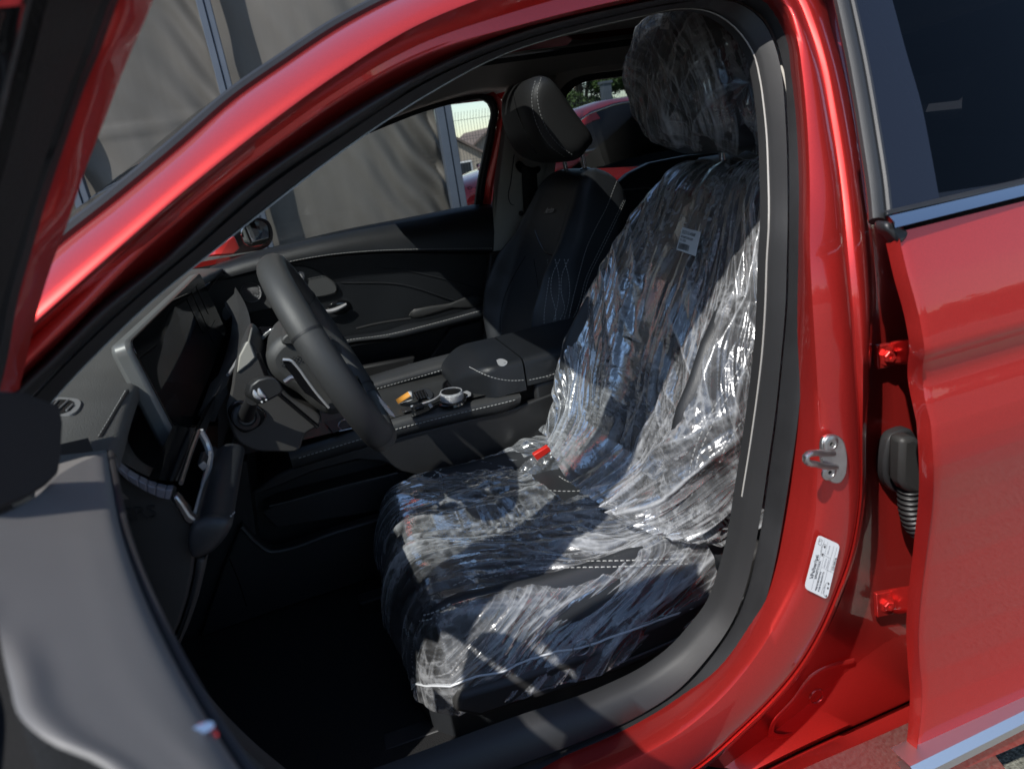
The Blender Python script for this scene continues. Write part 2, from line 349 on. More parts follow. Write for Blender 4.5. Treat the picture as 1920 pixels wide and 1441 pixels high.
# pillar recess behind the rear door edge, with hinges
c_rd = [(1545, -120), (1590, -60), (1610, 60), (1640, 200), (1672, 330), (1700, 450), (1740, 570), (1760, 680), (1770, 800), (1775, 960), (1765, 1120), (1765, 1290), (1750, 1400), (1730, 1500)]
c_f2 = [(1500, -60), (1540, -10), (1560, 60), (1598, 217), (1615, 333), (1630, 450), (1636, 570), (1632, 700), (1625, 813), (1620, 960), (1602, 1046), (1545, 1192), (1445, 1328), (1328, 1435)]
A_ = cr(px_side(c_f2, .135), 60); B_ = cr(px_side(c_rd, .135), 60)
A0 = cr(px_side(c_f2, .086), 60)
mb = MB().grid([A0, A_, mid(A_, B_, .3), mid(A_, B_, .7), B_, mid(B_, B_, .5, .05)])
mk('pillar_recess', mb, M['red'], car, smooth=60)
# sill: ledge under the door opening and the outer rocker panel
def sill_line(p0, p1, off, n=24): return cr([PS(*p0, off), PS(*p1, off)], n)
s0 = cr(px_side([(1328, 1435), (1445, 1328), (1545, 1192), (1600, 1100)], .146), 40)
s1 = cr(px_side([(1400, 1450), (1500, 1400), (1620, 1345), (1790, 1270)], .12), 40)
s2 = cr(px_side([(1405, 1456), (1505, 1407), (1625, 1352), (1790, 1277)], .14), 40)
s3 = cr(px_side([(1410, 1462), (1510, 1412), (1630, 1357), (1790, 1283)], .078), 40)
s4 = cr(px_side([(1440, 1470), (1540, 1425), (1640, 1382), (1790, 1315)], .055), 40)
s5 = cr(px_side([(1600, 1580), (1700, 1550), (1790, 1510), (1900, 1460)], .055), 40)
mb = MB().grid([s0, mid(s0, s1, .5, .004), s1, s2, s3, mid(s3, s4, .5, -.006), s4, mid(s4, s5, .5), s5, mid(s5, s5, .5, .15)])
mk('rocker_panel', mb, M['red'], car, smooth=40)
# pressed bead and round plug on the recess
def bead(pts, off, r, name, m=M['red'], n=40, fl=.5):
    return mk(name, MB().tube(cr(px_side(pts, off), n), r, 8, up=(0, 1, 0), flat=fl), m, car, smooth=60)
bead([(1600, 1238), (1560, 1248), (1525, 1265), (1490, 1310), (1448, 1360), (1446, 1374), (1465, 1380), (1500, 1372)], .132, .0045, 'pressed_bead', fl=.3)
def ring(c, off, r, tr, name, m, parent, nrm=(0, -1, 0), closed=True):
    q = PS(*c, off); a = Vector(nrm).orthogonal().normalized(); b = Vector(nrm).cross(a)
    return mk(name, MB().tube([q+(a*math.cos(2*math.pi*k/28)+b*math.sin(2*math.pi*k/28))*r for k in range(28)], tr, 6, closed=True), m, parent)
ring((1531, 1305), .131, .011, .0016, 'plug_ring', M['red'], car)
# ------------------------------------------------------------------ lettering
def text(name, body, size, o, xd, yd, m, parent, shear=0, lift=0, ax='LEFT', thick=.0001, bold=0):
    c = bpy.data.curves.new(name, 'FONT'); c.body = body; c.size = size; c.shear = shear; c.align_x = ax; c.extrude = thick; c.offset = bold; c.resolution_u = 3
    t = bpy.data.objects.new(name, c); COL.objects.link(t); bpy.context.view_layer.update()
    me = bpy.data.meshes.new_from_object(t.evaluated_get(bpy.context.evaluated_depsgraph_get())); bpy.data.objects.remove(t); bpy.data.curves.remove(c)
    xd, yd = Vector(xd).normalized(), Vector(yd); zd = xd.cross(yd).normalized(); yd = zd.cross(xd)
    b = MB(); V = [Vector(o)+xd*v.co.x+yd*v.co.y+zd*(v.co.z+lift) for v in me.vertices]
    b.add(V, [tuple(p.vertices) for p in me.polygons]); bpy.data.meshes.remove(me)
    return mk(name, b, m, parent, smooth=0, recalc=False)
def quadplate(c, m, name, parent, lift=.0005, th=.0004, r=.12):
    """thin rounded plate given by 4 corners (order round)"""
    c = [Vector(p) for p in c]; L = []
    for i in range(4):
        p, a, b = c[i], c[i-1], c[(i+1) % 4]; k = r*min((a-p).length, (b-p).length)
        d1, d2 = (a-p).normalized()*k, (b-p).normalized()*k
        for t in (0, .25, .5, .75, 1): L.append(p+d1*(1-t)**2+d2*t*t)
    n = (c[1]-c[0]).cross(c[3]-c[0]).normalized()
    if n.dot(CAM-c[0]) < 0: n = -n
    return mk(name, MB().prism([p+n*lift for p in L], n*th), m, parent, smooth=30), n

# ------------------------------------------------------------------ rear door
prof = [(1.02, -.893), (.99, -.902), (.95, -.914), (.92, -.922), (.895, -.927), (.884, -.9285), (.878, -.926), (.868, -.919), (.856, -.914), (.846, -.9125), (.838, -.914), (.825, -.918), (.80, -.924), (.775, -.9265), (.755, -.9255), (.735, -.921), (.70, -.911), (.65, -.899), (.60, -.890), (.54, -.883), (.48, -.879), (.43, -.879), (.39, -.883), (.36, -.889), (.30, -.90)]
pz = np.array([p[0] for p in prof])[::-1]; py_ = np.array([p[1] for p in prof])[::-1]
def yd(z): return float(np.interp(z, pz, py_))
def PF(px, py, f):
    d = ray(px, py); lo, hi = .05, 3.0
    for _ in range(46):
        m = (lo+hi)/2; q = CAM+d*m
        if q.y > f(q.z): hi = m
        else: lo = m
    return CAM+d*hi
e_sk = [(1681, 436), (1696, 498), (1712, 556), (1723, 604), (1731, 655), (1728, 682), (1728, 715), (1733, 755), (1741, 780), (1745, 820), (1745, 960), (1741, 990), (1736, 1027), (1724, 1127), (1721, 1177), (1722, 1227), (1728, 1275), (1726, 1321), (1719, 1377), (1714, 1409)]
e_hm = [(1661, 456), (1675, 517), (1696, 594), (1705, 650), (1702, 680), (1702, 710), (1713, 767), (1718, 790), (1720, 815), (1720, 960), (1717, 985), (1709, 1060), (1702, 1120), (1699, 1177), (1702, 1244), (1706, 1300), (1701, 1380), (1699, 1400)]
E1 = cr([PF(a, b, yd) for a, b in e_sk], 90)
E2 = cr([PF(a, b, lambda z: yd(z)+.010) for a, b in e_hm], 90)
def zat(K, z):
    for a, b in zip(K, K[1:]):
        if (a.z-z)*(b.z-z) <= 0 and abs(a.z-b.z) > 1e-7: return a.lerp(b, (z-a.z)/(b.z-a.z))
    return K[0] if abs(K[0].z-z) < abs(K[-1].z-z) else K[-1]
zt, zb = E1[0].z, E1[-1].z
belt_a, belt_b = PF(1681, 434, yd), PF(1925, 371, yd)
bslope = (belt_b.z-belt_a.z)/(belt_b.x-belt_a.x)
rows = []
for z in sorted(set([zt]+[q for q in pz if zb < q < zt]+[zb]+list(np.linspace(zb, zt, 70))), reverse=True):
    a = zat(E1, z); r = []
    for k, x in enumerate(np.concatenate([[0, .004, .012], np.linspace(.03, 1.0, 14)])):
        zz = z+bslope*x*max(0, (z-zb)/(zt-zb)); r.append(Vector((a.x+x, yd(z)-.018*math.sin(min(1, x/1.0)*math.pi*.5)+(.003 if k == 0 else .0006 if k == 1 else 0), zz)))
    rows.append(r)
rear_door = mk('rear_door', MB().grid(rows), M['red'], car, smooth=70)
mb = MB().grid([[p+Vector((.05, .03, 0)) for p in E2], E2, mid(E2, E1, .06, -.004), mid(E2, E1, .4, -.007), mid(E2, E1, .55, -.0085), mid(E2, E1, .66, -.004), mid(E2, E1, .93, -.002), E1])
mk('door_edge', mb, M['red'], rear_door, smooth=40)
# chrome belt moulding
def line3(p, q, n=12): return [p.lerp(q, i/(n-1)) for i in range(n)]
def strip(pts_lines, m, name, parent, smooth=35):
    return mk(name, MB().grid(pts_lines), m, parent, smooth=smooth)
ext = lambda a, b, k: a+(b-a)*k
def beltline(p0, p1, off, ex=2.6):
    f = lambda z: yd(min(z, 1.019))+off
    a, b = PF(*p0, f), PF(*p1, f); return line3(a, ext(a, b, ex))
t0 = beltline((1661, 407), (1920, 344), .004); t1 = beltline((1667, 405), (1920, 346), -.002); b1 = beltline((1678, 427), (1920, 367), -.014); b0 = beltline((1679, 431), (1920, 371), .006)
mb = MB().grid([t0, t1, mid(t1, b1, .5, -.001), b1, b0]); mb.fan([t0[0], t1[0], mid(t1, b1, .5, -.003)[0], b1[0], b0[0]])
mk('belt_moulding', mb, M['chrome'], rear_door, smooth=25)
g0 = beltline((1655, 396), (1920, 334), .012); g1 = beltline((1657, 404), (1920, 345), .002)
mk('window_seal', MB().grid([g0, mid(g0, g1, .4, -.006), g1]), M['rubber'], rear_door)
g2 = beltline((1655, 384), (1920, 330), .016)
# side glass with its black printed border, leaning in with the tumblehome
off_g = .016
ga = cr(px_side([(1560, -110), (1588, 0), (1613, 117), (1633, 233), (1653, 383), (1656, 402)], off_g), 24)
gb = cr(px_side([(1640, -110), (1673, 0), (1700, 100), (1727, 193), (1747, 293), (1762, 376)], off_g), 24)
mk('pillar_applique', MB().grid([[p+Vector((0, .02, 0)) for p in ga], ga, mid(ga, gb, .5, -.0015), gb]), mat('frit_black', (.012, .015, .024), .08, spec=.3), rear_door, smooth=60)
gr_ = [Vector((p.x+.95, p.y, p.z+.02)) for p in gb]
gl0 = [p+Vector((0, .004, 0)) for p in gb]; gl1 = [p+Vector((0, .004, 0)) for p in gr_]
mk('window_pane', MB().grid([gl0, mid(gl0, gl1, .3), mid(gl0, gl1, .7), gl1]), M['tint'], rear_door, smooth=60)
fa, fb_ = PS(1759, 362, off_g), PS(1922, 337, off_g); fc, fd = PS(1762, 384, off_g), PS(1922, 352, off_g)
mk('glass_border', MB().grid([line3(fa, ext(fa, fb_, 2.5)), line3(fc, ext(fc, fd, 2.5))]), M['gloss'], rear_door)
# rubber run channel along the front of the glass and its moulded foot
ch = cr(px_side([(1552, -110), (1577, 0), (1603, 125), (1624, 250), (1640, 360), (1645, 415)], .02), 24)
mk('glass_channel', MB().tube(ch, .0085, 10, up=(0, -1, 0), flat=.8), M['trim'], rear_door)
ch2 = [p+Vector((.010, -.004, 0)) for p in ch]
mk('channel_lip', MB().tube(ch2, .0035, 8), M['rubber'], rear_door)
ft = px_side([(1636, 412), (1652, 416), (1662, 424), (1679, 430), (1676, 444), (1664, 456), (1652, 442), (1638, 428)], .012)
mk('channel_foot', MB().prism(ft, (0, -.016, 0)), M['rubber'], rear_door, bevel=.003)
# silver strip low on the door
f3 = lambda z: -.912
a, b = PF(1711, 1434, f3), PF(1925, 1329, f3); c_, d_ = PF(1752, 1446, f3), PF(1925, 1355, f3)
u0 = line3(ext(a, b, -.02), ext(a, b, 4)); u1 = line3(ext(c_, d_, -.2), ext(c_, d_, 4))
mk('side_moulding', MB().grid([mid(u0, u0, .5, .03), u0, mid(u0, u1, .3, -.009), mid(u0, u1, .75, -.009), u1, mid(u1, u1, .5, .03)]), mat('silver_moulding', (.80, .80, .80), .38, metal=1), rear_door, smooth=30)
w0 = [Vector((p.x, -.885, p.z+.004)) for p in rows[-1]]
v0 = [Vector((p.x, -.90, p.z)) for p in u0]
# lower lip under the skin
lo = rows[-1]; lo2 = [p+Vector((.002, .012, -.012)) for p in lo]; lo3 = [p+Vector((.004, .02, -.10)) for p in lo]
mk('door_lip', MB().grid([lo, lo2, lo3]), M['red'], rear_door)
# inner shell of the door so that the gap and cabin stay dark
iv = [Vector((E2[0].x+.16, -.74, z)) for z in (.97, .3)]; ib = [Vector((1.5, -.74, z)) for z in (.97, .3)]
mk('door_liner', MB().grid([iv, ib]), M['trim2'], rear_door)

# ------------------------------------------------------------------ hinges
def hinge(cx, cy, k):
    o = .128; q = [PS(cx-30, cy-14, o), PS(cx+2, cy-20, o), PS(cx+2, cy+24, o), PS(cx-28, cy+30, o)]
    h = mk('hinge', MB().prism(q, (0, -.007, 0)), M['red'], car, bevel=.0015)
    q = [PS(cx-2, cy-20, o), PS(cx+46, cy-27, .085), PS(cx+46, cy+20, .085), PS(cx-2, cy+24, o)]
    mk('hinge_arm', MB().prism(q, (.008, -.010, 0)), M['red'], h, bevel=.002)
    c = PS(cx-11, cy+4, o)+Vector((0, -.007, 0))
    mb = MB().lathe(c, (-.25, -1, .1), [(.0115, 0), (.0115, .0015), (.007, .002)], 20)
    mb.lathe(c, (-.25, -1, .1), [(.0072, .001), (.0072, .007), (.0062, .0078), (.0035, .0078), (.0032, .004)], 6)
    mk('hinge_bolt', mb, M['red'], h, smooth=25)
hinge(1666, 660, 0); hinge(1666, 1122, 1)

# ------------------------------------------------------------------ striker
sp = .052
pl = [(1540, 818), (1550, 813), (1562, 813), (1574, 820), (1581, 838), (1583, 870), (1579, 890), (1570, 902), (1560, 903), (1546, 893), (1539, 875), (1535, 845)]
q = [PS(a, b, sp) for a, b in pl]; nrm = (q[3]-q[0]).cross(q[8]-q[0]).normalized()
if nrm.y > 0: nrm = -nrm
pc = sum(q, Vector())/len(q)
striker = mk('striker', MB().prism(cr(q, 40, True), nrm*.0045), M['zinc'], car, bevel=.0012, smooth=30)
def at(px, py, h): return PL(px, py, pc+nrm*h, nrm)
loopp = [at(1562, 850, .003), at(1548, 850, .012), at(1525, 849, .027), at(1516, 851, .031), at(1511, 855, .032), at(1511, 862, .032), at(1516, 867, .031), at(1526, 869, .027), at(1548, 874, .012), at(1567, 875, .003)]
mk('striker_loop', MB().tube(cr(loopp, 40), .0034, 12), M['zinc'], striker)
for a, b in ((1557, 831), (1554, 884)):
    c = at(a, b, .0045)
    mb = MB().lathe(c, nrm, [(.0095, 0), (.009, .0012), (.0058, .0022), (.0055, .0018), (.0022, .0018), (.0018, -.001)], 24)
    mk('striker_screw', mb, M['zinc'], striker, smooth=25)
# ------------------------------------------------------------------ tyre pressure label
cs = [PS(1530, 999, .054), PS(1571, 1018, .054), PS(1547, 1120, .054), PS(1504, 1099, .054)]
tl, n_ = quadplate(cs, M['white'], 'tyre_label', car, lift=.003, r=.16)
O_ = cs[3]+n_*.0036; xd_ = (cs[0]-cs[3]); yd_ = -(cs[2]-cs[3]); LX, LY = xd_.length, yd_.length; xd_.normalize(); yd_.normalize()
def lp(u, v): return O_+xd_*(u*LX)-yd_*(v*LY)       # u along the text, v down the label
def lt(s, size, u, v, name='print', m='ink', **k): return text(name, s, size*LX, lp(u, v), xd_, yd_, M[m], tl, **k)
lt('kPa/bar/psi', .10, .24, .22, bold=.00008)
lt('609607213AA', .058, .26, .36)
lt('FRB B18KM59702', .048, .07, .49); lt('MGB B18KM59722', .048, .07, .60)
lt('185/70R16', .042, .07, .80, m='lgrey'); lt('250/2.5/36', .04, .52, .56, m='lgrey'); lt('230/2.3/33', .04, .76, .56, m='lgrey'); lt('205/55R17', .042, .52, .67, m='lgrey')
lt('225/45R18', .056, .54, .93)
mb = MB()
def bar(a, b, w=.004):
    p, r = lp(*a), lp(*b); t = (r-p).normalized(); s_ = t.cross(n_)*(w*LX); mb.add([p-s_, p+s_, r+s_, r-s_], [(0, 1, 2, 3)])
for v in (.28, .43, .70): bar((.04, v), (.96, v), .002)
bar((.5, .44), (.5, .98), .002); bar((.72, .44), (.72, .70), .002); bar((.5, .83), (.96, .83), .002)
def circ(u, v, r, n=12): mb.add([lp(u, v)+(xd_*math.cos(6.283*k/n)+yd_*math.sin(6.283*k/n))*r*LX for k in range(n)], [tuple(range(n))])
for u, v in ((.86, .36), (.72, .36), (.28, .88), (.20, .90), (.05, .92)): circ(u, v, .022)
def poly(P_, w=.003):
    for a, b in zip(P_, P_[1:]): bar(a, b, w)
poly([(.90, .40), (.90, .30), (.84, .24), (.74, .26), (.69, .33), (.69, .40)]); poly([(.30, .84), (.26, .76), (.16, .74), (.07, .80), (.03, .86)])
poly([(.85, .08), (.95, .08), (.95, .20), (.85, .20), (.85, .08)]); poly([(.88, .11), (.92, .11), (.92, .17)])
mk('print', mb, M['ink'], tl, smooth=0, recalc=False)
# ------------------------------------------------------------------ wiring boot in the door gap
o = .075
fl = px_side([(1652, 810), (1668, 800), (1690, 797), (1697, 806), (1700, 900), (1690, 914), (1662, 914), (1648, 902), (1645, 830)], .130)
boot = mk('wiring_boot', MB().prism(cr(fl, 36, True), (0, -.016, 0)), M['rubber'], car, bevel=.004)
bd = px_side([(1664, 812), (1688, 806), (1704, 818), (1720, 838), (1722, 885), (1718, 915), (1690, 914), (1672, 906), (1662, 890)], .108)
mk('boot_housing', MB().prism(bd, (.0, -.022, 0)), M['trim'], boot, bevel=.006)
pa = cr([PS(1706, 905, .10), PS(1706, 930, .10), PS(1708, 955, .10), PS(1718, 985, .10), PS(1735, 1000, .10)], 90)
mk('boot_bellows', MB().tube(pa, [0.0122+.0024*math.sin(i*.9) for i in range(90)], 16), M['rubber'], boot, smooth=80)
# ================================================================== the place outside
def gz(x, y):
    d = max(0, y-4.5); z = -.045*d if d < 20 else -.9-.012*(d-20)
    return max(z, -3.2)
xs = sorted(set(list(np.linspace(-12, 12, 25))+[-400, -150, -60, -25, 25, 60, 150, 400])); ys = sorted(set(list(np.linspace(-12, 26, 39))+[-400, -150, -60, -25, 40, 70, 120, 200, 400]))
m, n, l, b = newmat('asphalt')
tc = n.new('ShaderNodeTexCoord'); t1 = n.new('ShaderNodeTexNoise'); t1.inputs['Scale'].default_value = 160; t1.inputs['Detail'].default_value = 4
t2 = n.new('ShaderNodeTexNoise'); t2.inputs['Scale'].default_value = 1.3; t2.inputs['Detail'].default_value = 6
l.new(tc.outputs['Object'], t1.inputs['Vector']); l.new(tc.outputs['Object'], t2.inputs['Vector'])
r = n.new('ShaderNodeValToRGB'); r.color_ramp.elements[0].position = .35; r.color_ramp.elements[1].position = .75
r.color_ramp.elements[0].color = (.11, .103, .092, 1); r.color_ramp.elements[1].color = (.42, .39, .35, 1); l.new(t1.outputs['Fac'], r.inputs['Fac'])
mx = n.new('ShaderNodeMix'); mx.data_type = 'RGBA'; mx.blend_type = 'MULTIPLY'; mx.inputs[0].default_value = .5; l.new(r.outputs[0], mx.inputs[6]); l.new(t2.outputs['Color'], mx.inputs[7]); l.new(mx.outputs[2], b.inputs['Base Color'])
b.inputs['Roughness'].default_value = .9; bp = n.new('ShaderNodeBump'); bp.inputs['Strength'].default_value = .8; bp.inputs['Distance'].default_value = .006; l.new(t1.outputs['Fac'], bp.inputs['Height']); l.new(bp.outputs[0], b.inputs['Normal'])
M['asphalt'] = m
mk('ground', MB().grid([[Vector((x, y, gz(x, y))) for x in xs] for y in ys]), M['asphalt'], None, kind='structure', recalc=True)
M['grass'] = mat('grass_green', (.05, .085, .02), .9, var=.4, vscale=2)
M['gravel'] = mat('gravel_tan', (.20, .17, .135), .95, bump=(60, .8, .01), var=.35, vscale=9)
# verge of grass beyond the yard
gy = [22.5, 24, 26, 29, 33]
mk('grass_verge', MB().grid([[Vector((x, y, gz(x, y)+.02+(.25 if 22.6 < y < 32 else 0)+.12*float(pn(x*.9, y*.9)))) for x in np.linspace(-5, 22, 60)] for y in gy]), M['grass'], None, kind='structure')

# ---- drape wall: steel posts and tarpaulin curtains
def post(px, py, label, w=.095):
    q = P(px, py, 1, 4.4)
    t = thing('steel_post', label, 'post', (q.x, 4.4, 0), 'steel posts of the curtain wall')
    mk('post_column', MB().box((q.x-w*.22, 4.4, 2.2), (w*.5, .09, 4.4)), M['steel'], t, bevel=.004)
    mk('post_column', MB().box((q.x+w*.30, 4.4+.006, 2.2), (w*.46, .08, 4.4)), M['steel'], t, bevel=.004)
    mk('base_plate', MB().box((q.x, 4.4, .006), (.2, .2, .012)), M['steel'], t)
    return q.x
x1 = post(160, 391, 'blue grey steel post low at far left between the red door frame and windscreen pillar', .10)
x2 = post(471, 348, 'blue grey steel post between two tarpaulins above the windscreen pillar')
x3 = post(843, 285, 'blue grey steel post at the right end of the tarpaulins seen through the passenger window', .13)
m, n, l, b = newmat('tarpaulin'); tc = n.new('ShaderNodeTexCoord'); b.inputs['Roughness'].default_value = .72
def tn(sc, det, st):
    mp = n.new('ShaderNodeMapping'); mp.inputs['Scale'].default_value = st; l.new(tc.outputs['Object'], mp.inputs[0]); t = n.new('ShaderNodeTexNoise'); t.inputs['Scale'].default_value = sc; t.inputs['Detail'].default_value = det; l.new(mp.outputs[0], t.inputs['Vector']); return t
ta, tb_ = tn(2.2, 6, (1, 1, .35)), tn(7, 5, (1, 1, .12))
r = n.new('ShaderNodeValToRGB'); r.color_ramp.elements[0].position = .3; r.color_ramp.elements[1].position = .72; r.color_ramp.elements[0].color = (.085, .077, .065, 1); r.color_ramp.elements[1].color = (.130, .119, .103, 1)
av = n.new('ShaderNodeMath'); av.operation = 'ADD'; l.new(ta.outputs['Fac'], av.inputs[0]); l.new(tb_.outputs['Fac'], av.inputs[1]); hv = n.new('ShaderNodeMath'); hv.operation = 'MULTIPLY'; hv.inputs[1].default_value = .5; l.new(av.outputs[0], hv.inputs[0]); l.new(hv.outputs[0], r.inputs['Fac']); l.new(r.outputs[0], b.inputs['Base Color'])
w1 = tn(900, 2, (1, 1, 1)); bp = n.new('ShaderNodeBump'); bp.inputs['Strength'].default_value = .25; bp.inputs['Distance'].default_value = .0008; l.new(w1.outputs['Fac'], bp.inputs['Height']); l.new(bp.outputs[0], b.inputs['Normal'])
M['tarp'] = m
def curtain(xa, xb, label, fold_l, fold_r, seam=None, seed=0):
    nx, nz = 120, 110; X = np.linspace(xa, xb, nx); Z = np.linspace(.05, 4.3, nz); G, H = np.meshgrid(X, Z)
    u = (G-xa)/(xb-xa); w = xb-xa
    D = .035*np.sin((u*w)*4.2+H*.5+seed)+.03*pn(G*1.3+seed, H*.45, seed)+.012*pn(G*4, H*2.4+G*2, 3+seed)
    dl, dr = (G-xa), (xb-G)
    D += fold_r*np.exp(-dr/.30)*.05*np.sin(H*15+dr*(-26)+2.2*pn(H*2, dr*2, seed))*np.clip(dr/.05, 0, 1)*(.45+.55*np.clip(pn(H*1.1+seed, 4.2)+.4, 0, 1))
    D += fold_l*np.exp(-dl/.22)*.035*np.sin(H*11+dl*22+2*pn(H*1.7, dl*2, seed+5))
    if seam: D += -.012*np.exp(-((H-seam-.06*(u-.5))/.02)**2)
    Xs = G+np.where(u > .995, .02*pn(H*3, seed), 0)-np.where(u < .005, .03*pn(H*2.4, seed+9), 0)
    rows = [[Vector((Xs[i, j], 4.52+D[i, j]*1.0, H[i, j])) for j in range(nx)] for i in range(nz)]
    return mk('tarpaulin_curtain', MB().grid(rows), M['tarp'], None, smooth=180, solid=.003, label=label, cat='curtain', group='grey beige tarpaulins of the curtain wall', recalc=False)
curtain(-4.6, x1-.05, 'grey tarpaulin panel left of the low far left post', .3, .5, None, 11)
curtain(x1+.02, x2-.01, 'grey beige tarpaulin with a darker horizontal seam left of the tall post', .6, 1, 1.62, 3)
curtain(x2-.02, x3-.04, 'wide grey beige tarpaulin with diagonal folds filling the passenger window', .2, 3.0, None, 6)

# ---- mesh fence
ft_ = thing('mesh_fence', 'dark welded wire mesh fence with bent top seen against the sky through the passenger window', 'fence', (3.2, 10, gz(0, 10)))
M['wire'] = mat('fence_wire', (.05, .055, .06), .5)
mb = MB(); z0 = gz(0, 10)
for i in range(150):
    x = 1.4+i*.05; mb.tube([(x, 10, z0), (x, 10, 1.58), (x, 9.92, 1.70)], .0026, 4, caps=False)
for z in [z0+.1, z0+.55, z0+1.0, .93, .97, 1.28, 1.32, 1.58]: mb.tube([(1.4, 9.994, z), (8.9, 9.994, z)], .003, 4)
mk('wire_mesh', mb, M['wire'], ft_, kind='stuff', recalc=False)
for x in (1.4, 3.9, 6.4, 8.9): mk('fence_post', MB().box((x, 10.04, (z0+1.7)/2), (.06, .06, 1.7-z0)), M['wire'], ft_)

# ---- houses
M['wall'] = mat('render_wall', (.36, .31, .25), .9, var=.12); M['rooft'] = mat('roof_tiles', (.16, .12, .10), .85, bump=(30, .6, .02), var=.2); M['pane'] = mat('dark_pane', (.02, .025, .03), .1)
M['roofg'] = mat('pale_roof', (.42, .43, .42), .7)
def house(x, y, w, d, eave, ridge_, label, wm, rm):
    z0 = gz(x, y); t = thing('house', label, 'house', (x, y, z0))
    g = [(x-w/2, y, z0), (x+w/2, y, z0), (x+w/2, y, eave), (x, y, ridge_), (x-w/2, y, eave)]
    wl = mk('wall', MB().prism(g, (0, d, 0)), wm, t)
    for s in (-1, 1):
        e = Vector((x+s*(w/2+.35), y-.4, eave-.28)); r_ = Vector((x, y-.4, ridge_+.12)); up = Vector((0, 0, .16))
        mk('roof', MB().prism([e, r_, r_+up, e+up], (0, d+.8, 0)), rm, t)
    for dx, z in ((-.22, .45), (.18, .45), (0, .95)):
        c = Vector((x+dx*w, y-.02, z0+(eave-z0)*z+.2)); f = mk('window', MB().box(c, (1.0, .08, 1.1)), M['white'], t)
        mk('pane', MB().box(c+Vector((0, -.05, 0)), (.8, .03, .9)), M['pane'], f)
house(10.55, 45, 4.4, 7, .75, 2.05, 'small beige gabled house beyond the mesh fence, left of the other house', M['wall'], M['rooft'])
house(14.0, 47, 4.8, 7, .7, 2.1, 'beige gabled house beyond the fence, partly hidden by the rear edge of the passenger window', M['wall'], M['rooft'])
t = thing('shed', 'low pale roofed shed between the two gabled houses', 'shed', (12.2, 50, gz(0, 50)))
mk('wall', MB().box((12.2, 50, -.55), (2.6, 3, 2.0)), M['wall'], t); mk('roof', MB().prism([(10.7, 48.2, .35), (13.7, 48.2, .35), (13.7, 50, 1.0), (10.7, 50, 1.0)], (0, .05, .1)), M['roofg'], t)
# ---- trees
M['leaf'] = []
for i, c in enumerate(((.045, .085, .018), (.06, .105, .024), (.032, .062, .016))):
    m = mat('foliage_%d' % i, c, .6); m.node_tree.nodes['Principled BSDF'].inputs['Transmission Weight'].default_value = 0; M['leaf'].append(m)
M['bark'] = mat('bark', (.09, .07, .05), .9, bump=(40, .8, .01))
def tree(x, y, h, rw, label, nleaf=9000, seed=1):
    rs = np.random.RandomState(seed); z0 = gz(x, y); t = thing('tree', label, 'tree', (x, y, z0), 'trees beyond the yard')
    tr = MB().tube(cr([(x, y, z0), (x+.1, y, z0+h*.3), (x-.05, y+.1, z0+h*.75)], 8), [.16*h/4*(1-.09*i) for i in range(8)], 8)
    C = []
    for k in range(13):
        a = rs.uniform(0, 6.283); q = Vector((x+math.cos(a)*rw*rs.uniform(.2, .8), y+math.sin(a)*rw*rs.uniform(.2, .8), z0+h*rs.uniform(.42, .92))); C.append((q, rw*rs.uniform(.22, .42)))
        tr.tube(cr([(x, y, z0+h*rs.uniform(.25, .5)), (Vector((x, y, z0+h*.5))+q)/2+Vector((0, 0, .1)), q], 6), [.05*h/4*(1-.14*i) for i in range(6)], 5)
    mk('trunk', tr, M['bark'], t)
    V = []; F = []; per = nleaf//len(C); idx = []
    for q, r_ in C:
        for j in range(per):
            d = rs.normal(size=3); d /= np.linalg.norm(d); rr = r_*rs.uniform(.45, 1.12)**.6
            c = Vector(q)+Vector(d)*rr*1.0; c.z = q.z+(c.z-q.z)*.85; s = rs.uniform(.035, .08)*h/4.5
            a = Vector(rs.normal(size=3)).normalized(); bb = a.orthogonal().normalized()
            k = len(V); V += [c-a*s, c+bb*s*.55, c+a*s, c-bb*s*.55]; F.append((k, k+1, k+2, k+3)); idx.append(rs.choice(3, p=[.45, .3, .25]))
    m = MB(); m.add(V, F); o = mk('crown', m, M['leaf'], t, smooth=0, recalc=False)
    o.data.polygons.foreach_set('material_index', idx)
tree(12.4, 30.5, 5.6, 2.1, 'leafy green tree left of the dark chimney post in the rear window', 11000, 3)
tree(14.2, 31.2, 6.2, 2.1, 'taller leafy tree just left of the dark chimney post in the rear window', 11000, 5)
tree(16.4, 30, 6.4, 2.5, 'leafy tree right of the dark chimney post beside the plastic wrapped headrest', 12000, 8)
tree(19.4, 31, 6.1, 2.2, 'leafy tree farthest right, behind the plastic wrapped headrest', 11000, 12)
tree(11.7, 62, 4.4, 1.7, 'small round tree far behind the pale roofed shed', 3500, 21)
tp = thing('chimney_post', 'dark square post rising before the trees in the rear window', 'post', (14.2, 27, gz(0, 27)))
c = P(1138, 190, 1, 27)
mk('shaft', MB().box((c.x, 27, .9), (.36, .36, 4.0)), M['steel'], tp); mk('cap', MB().box((c.x, 27, 2.92), (.46, .46, .1)), M['steel'], tp)
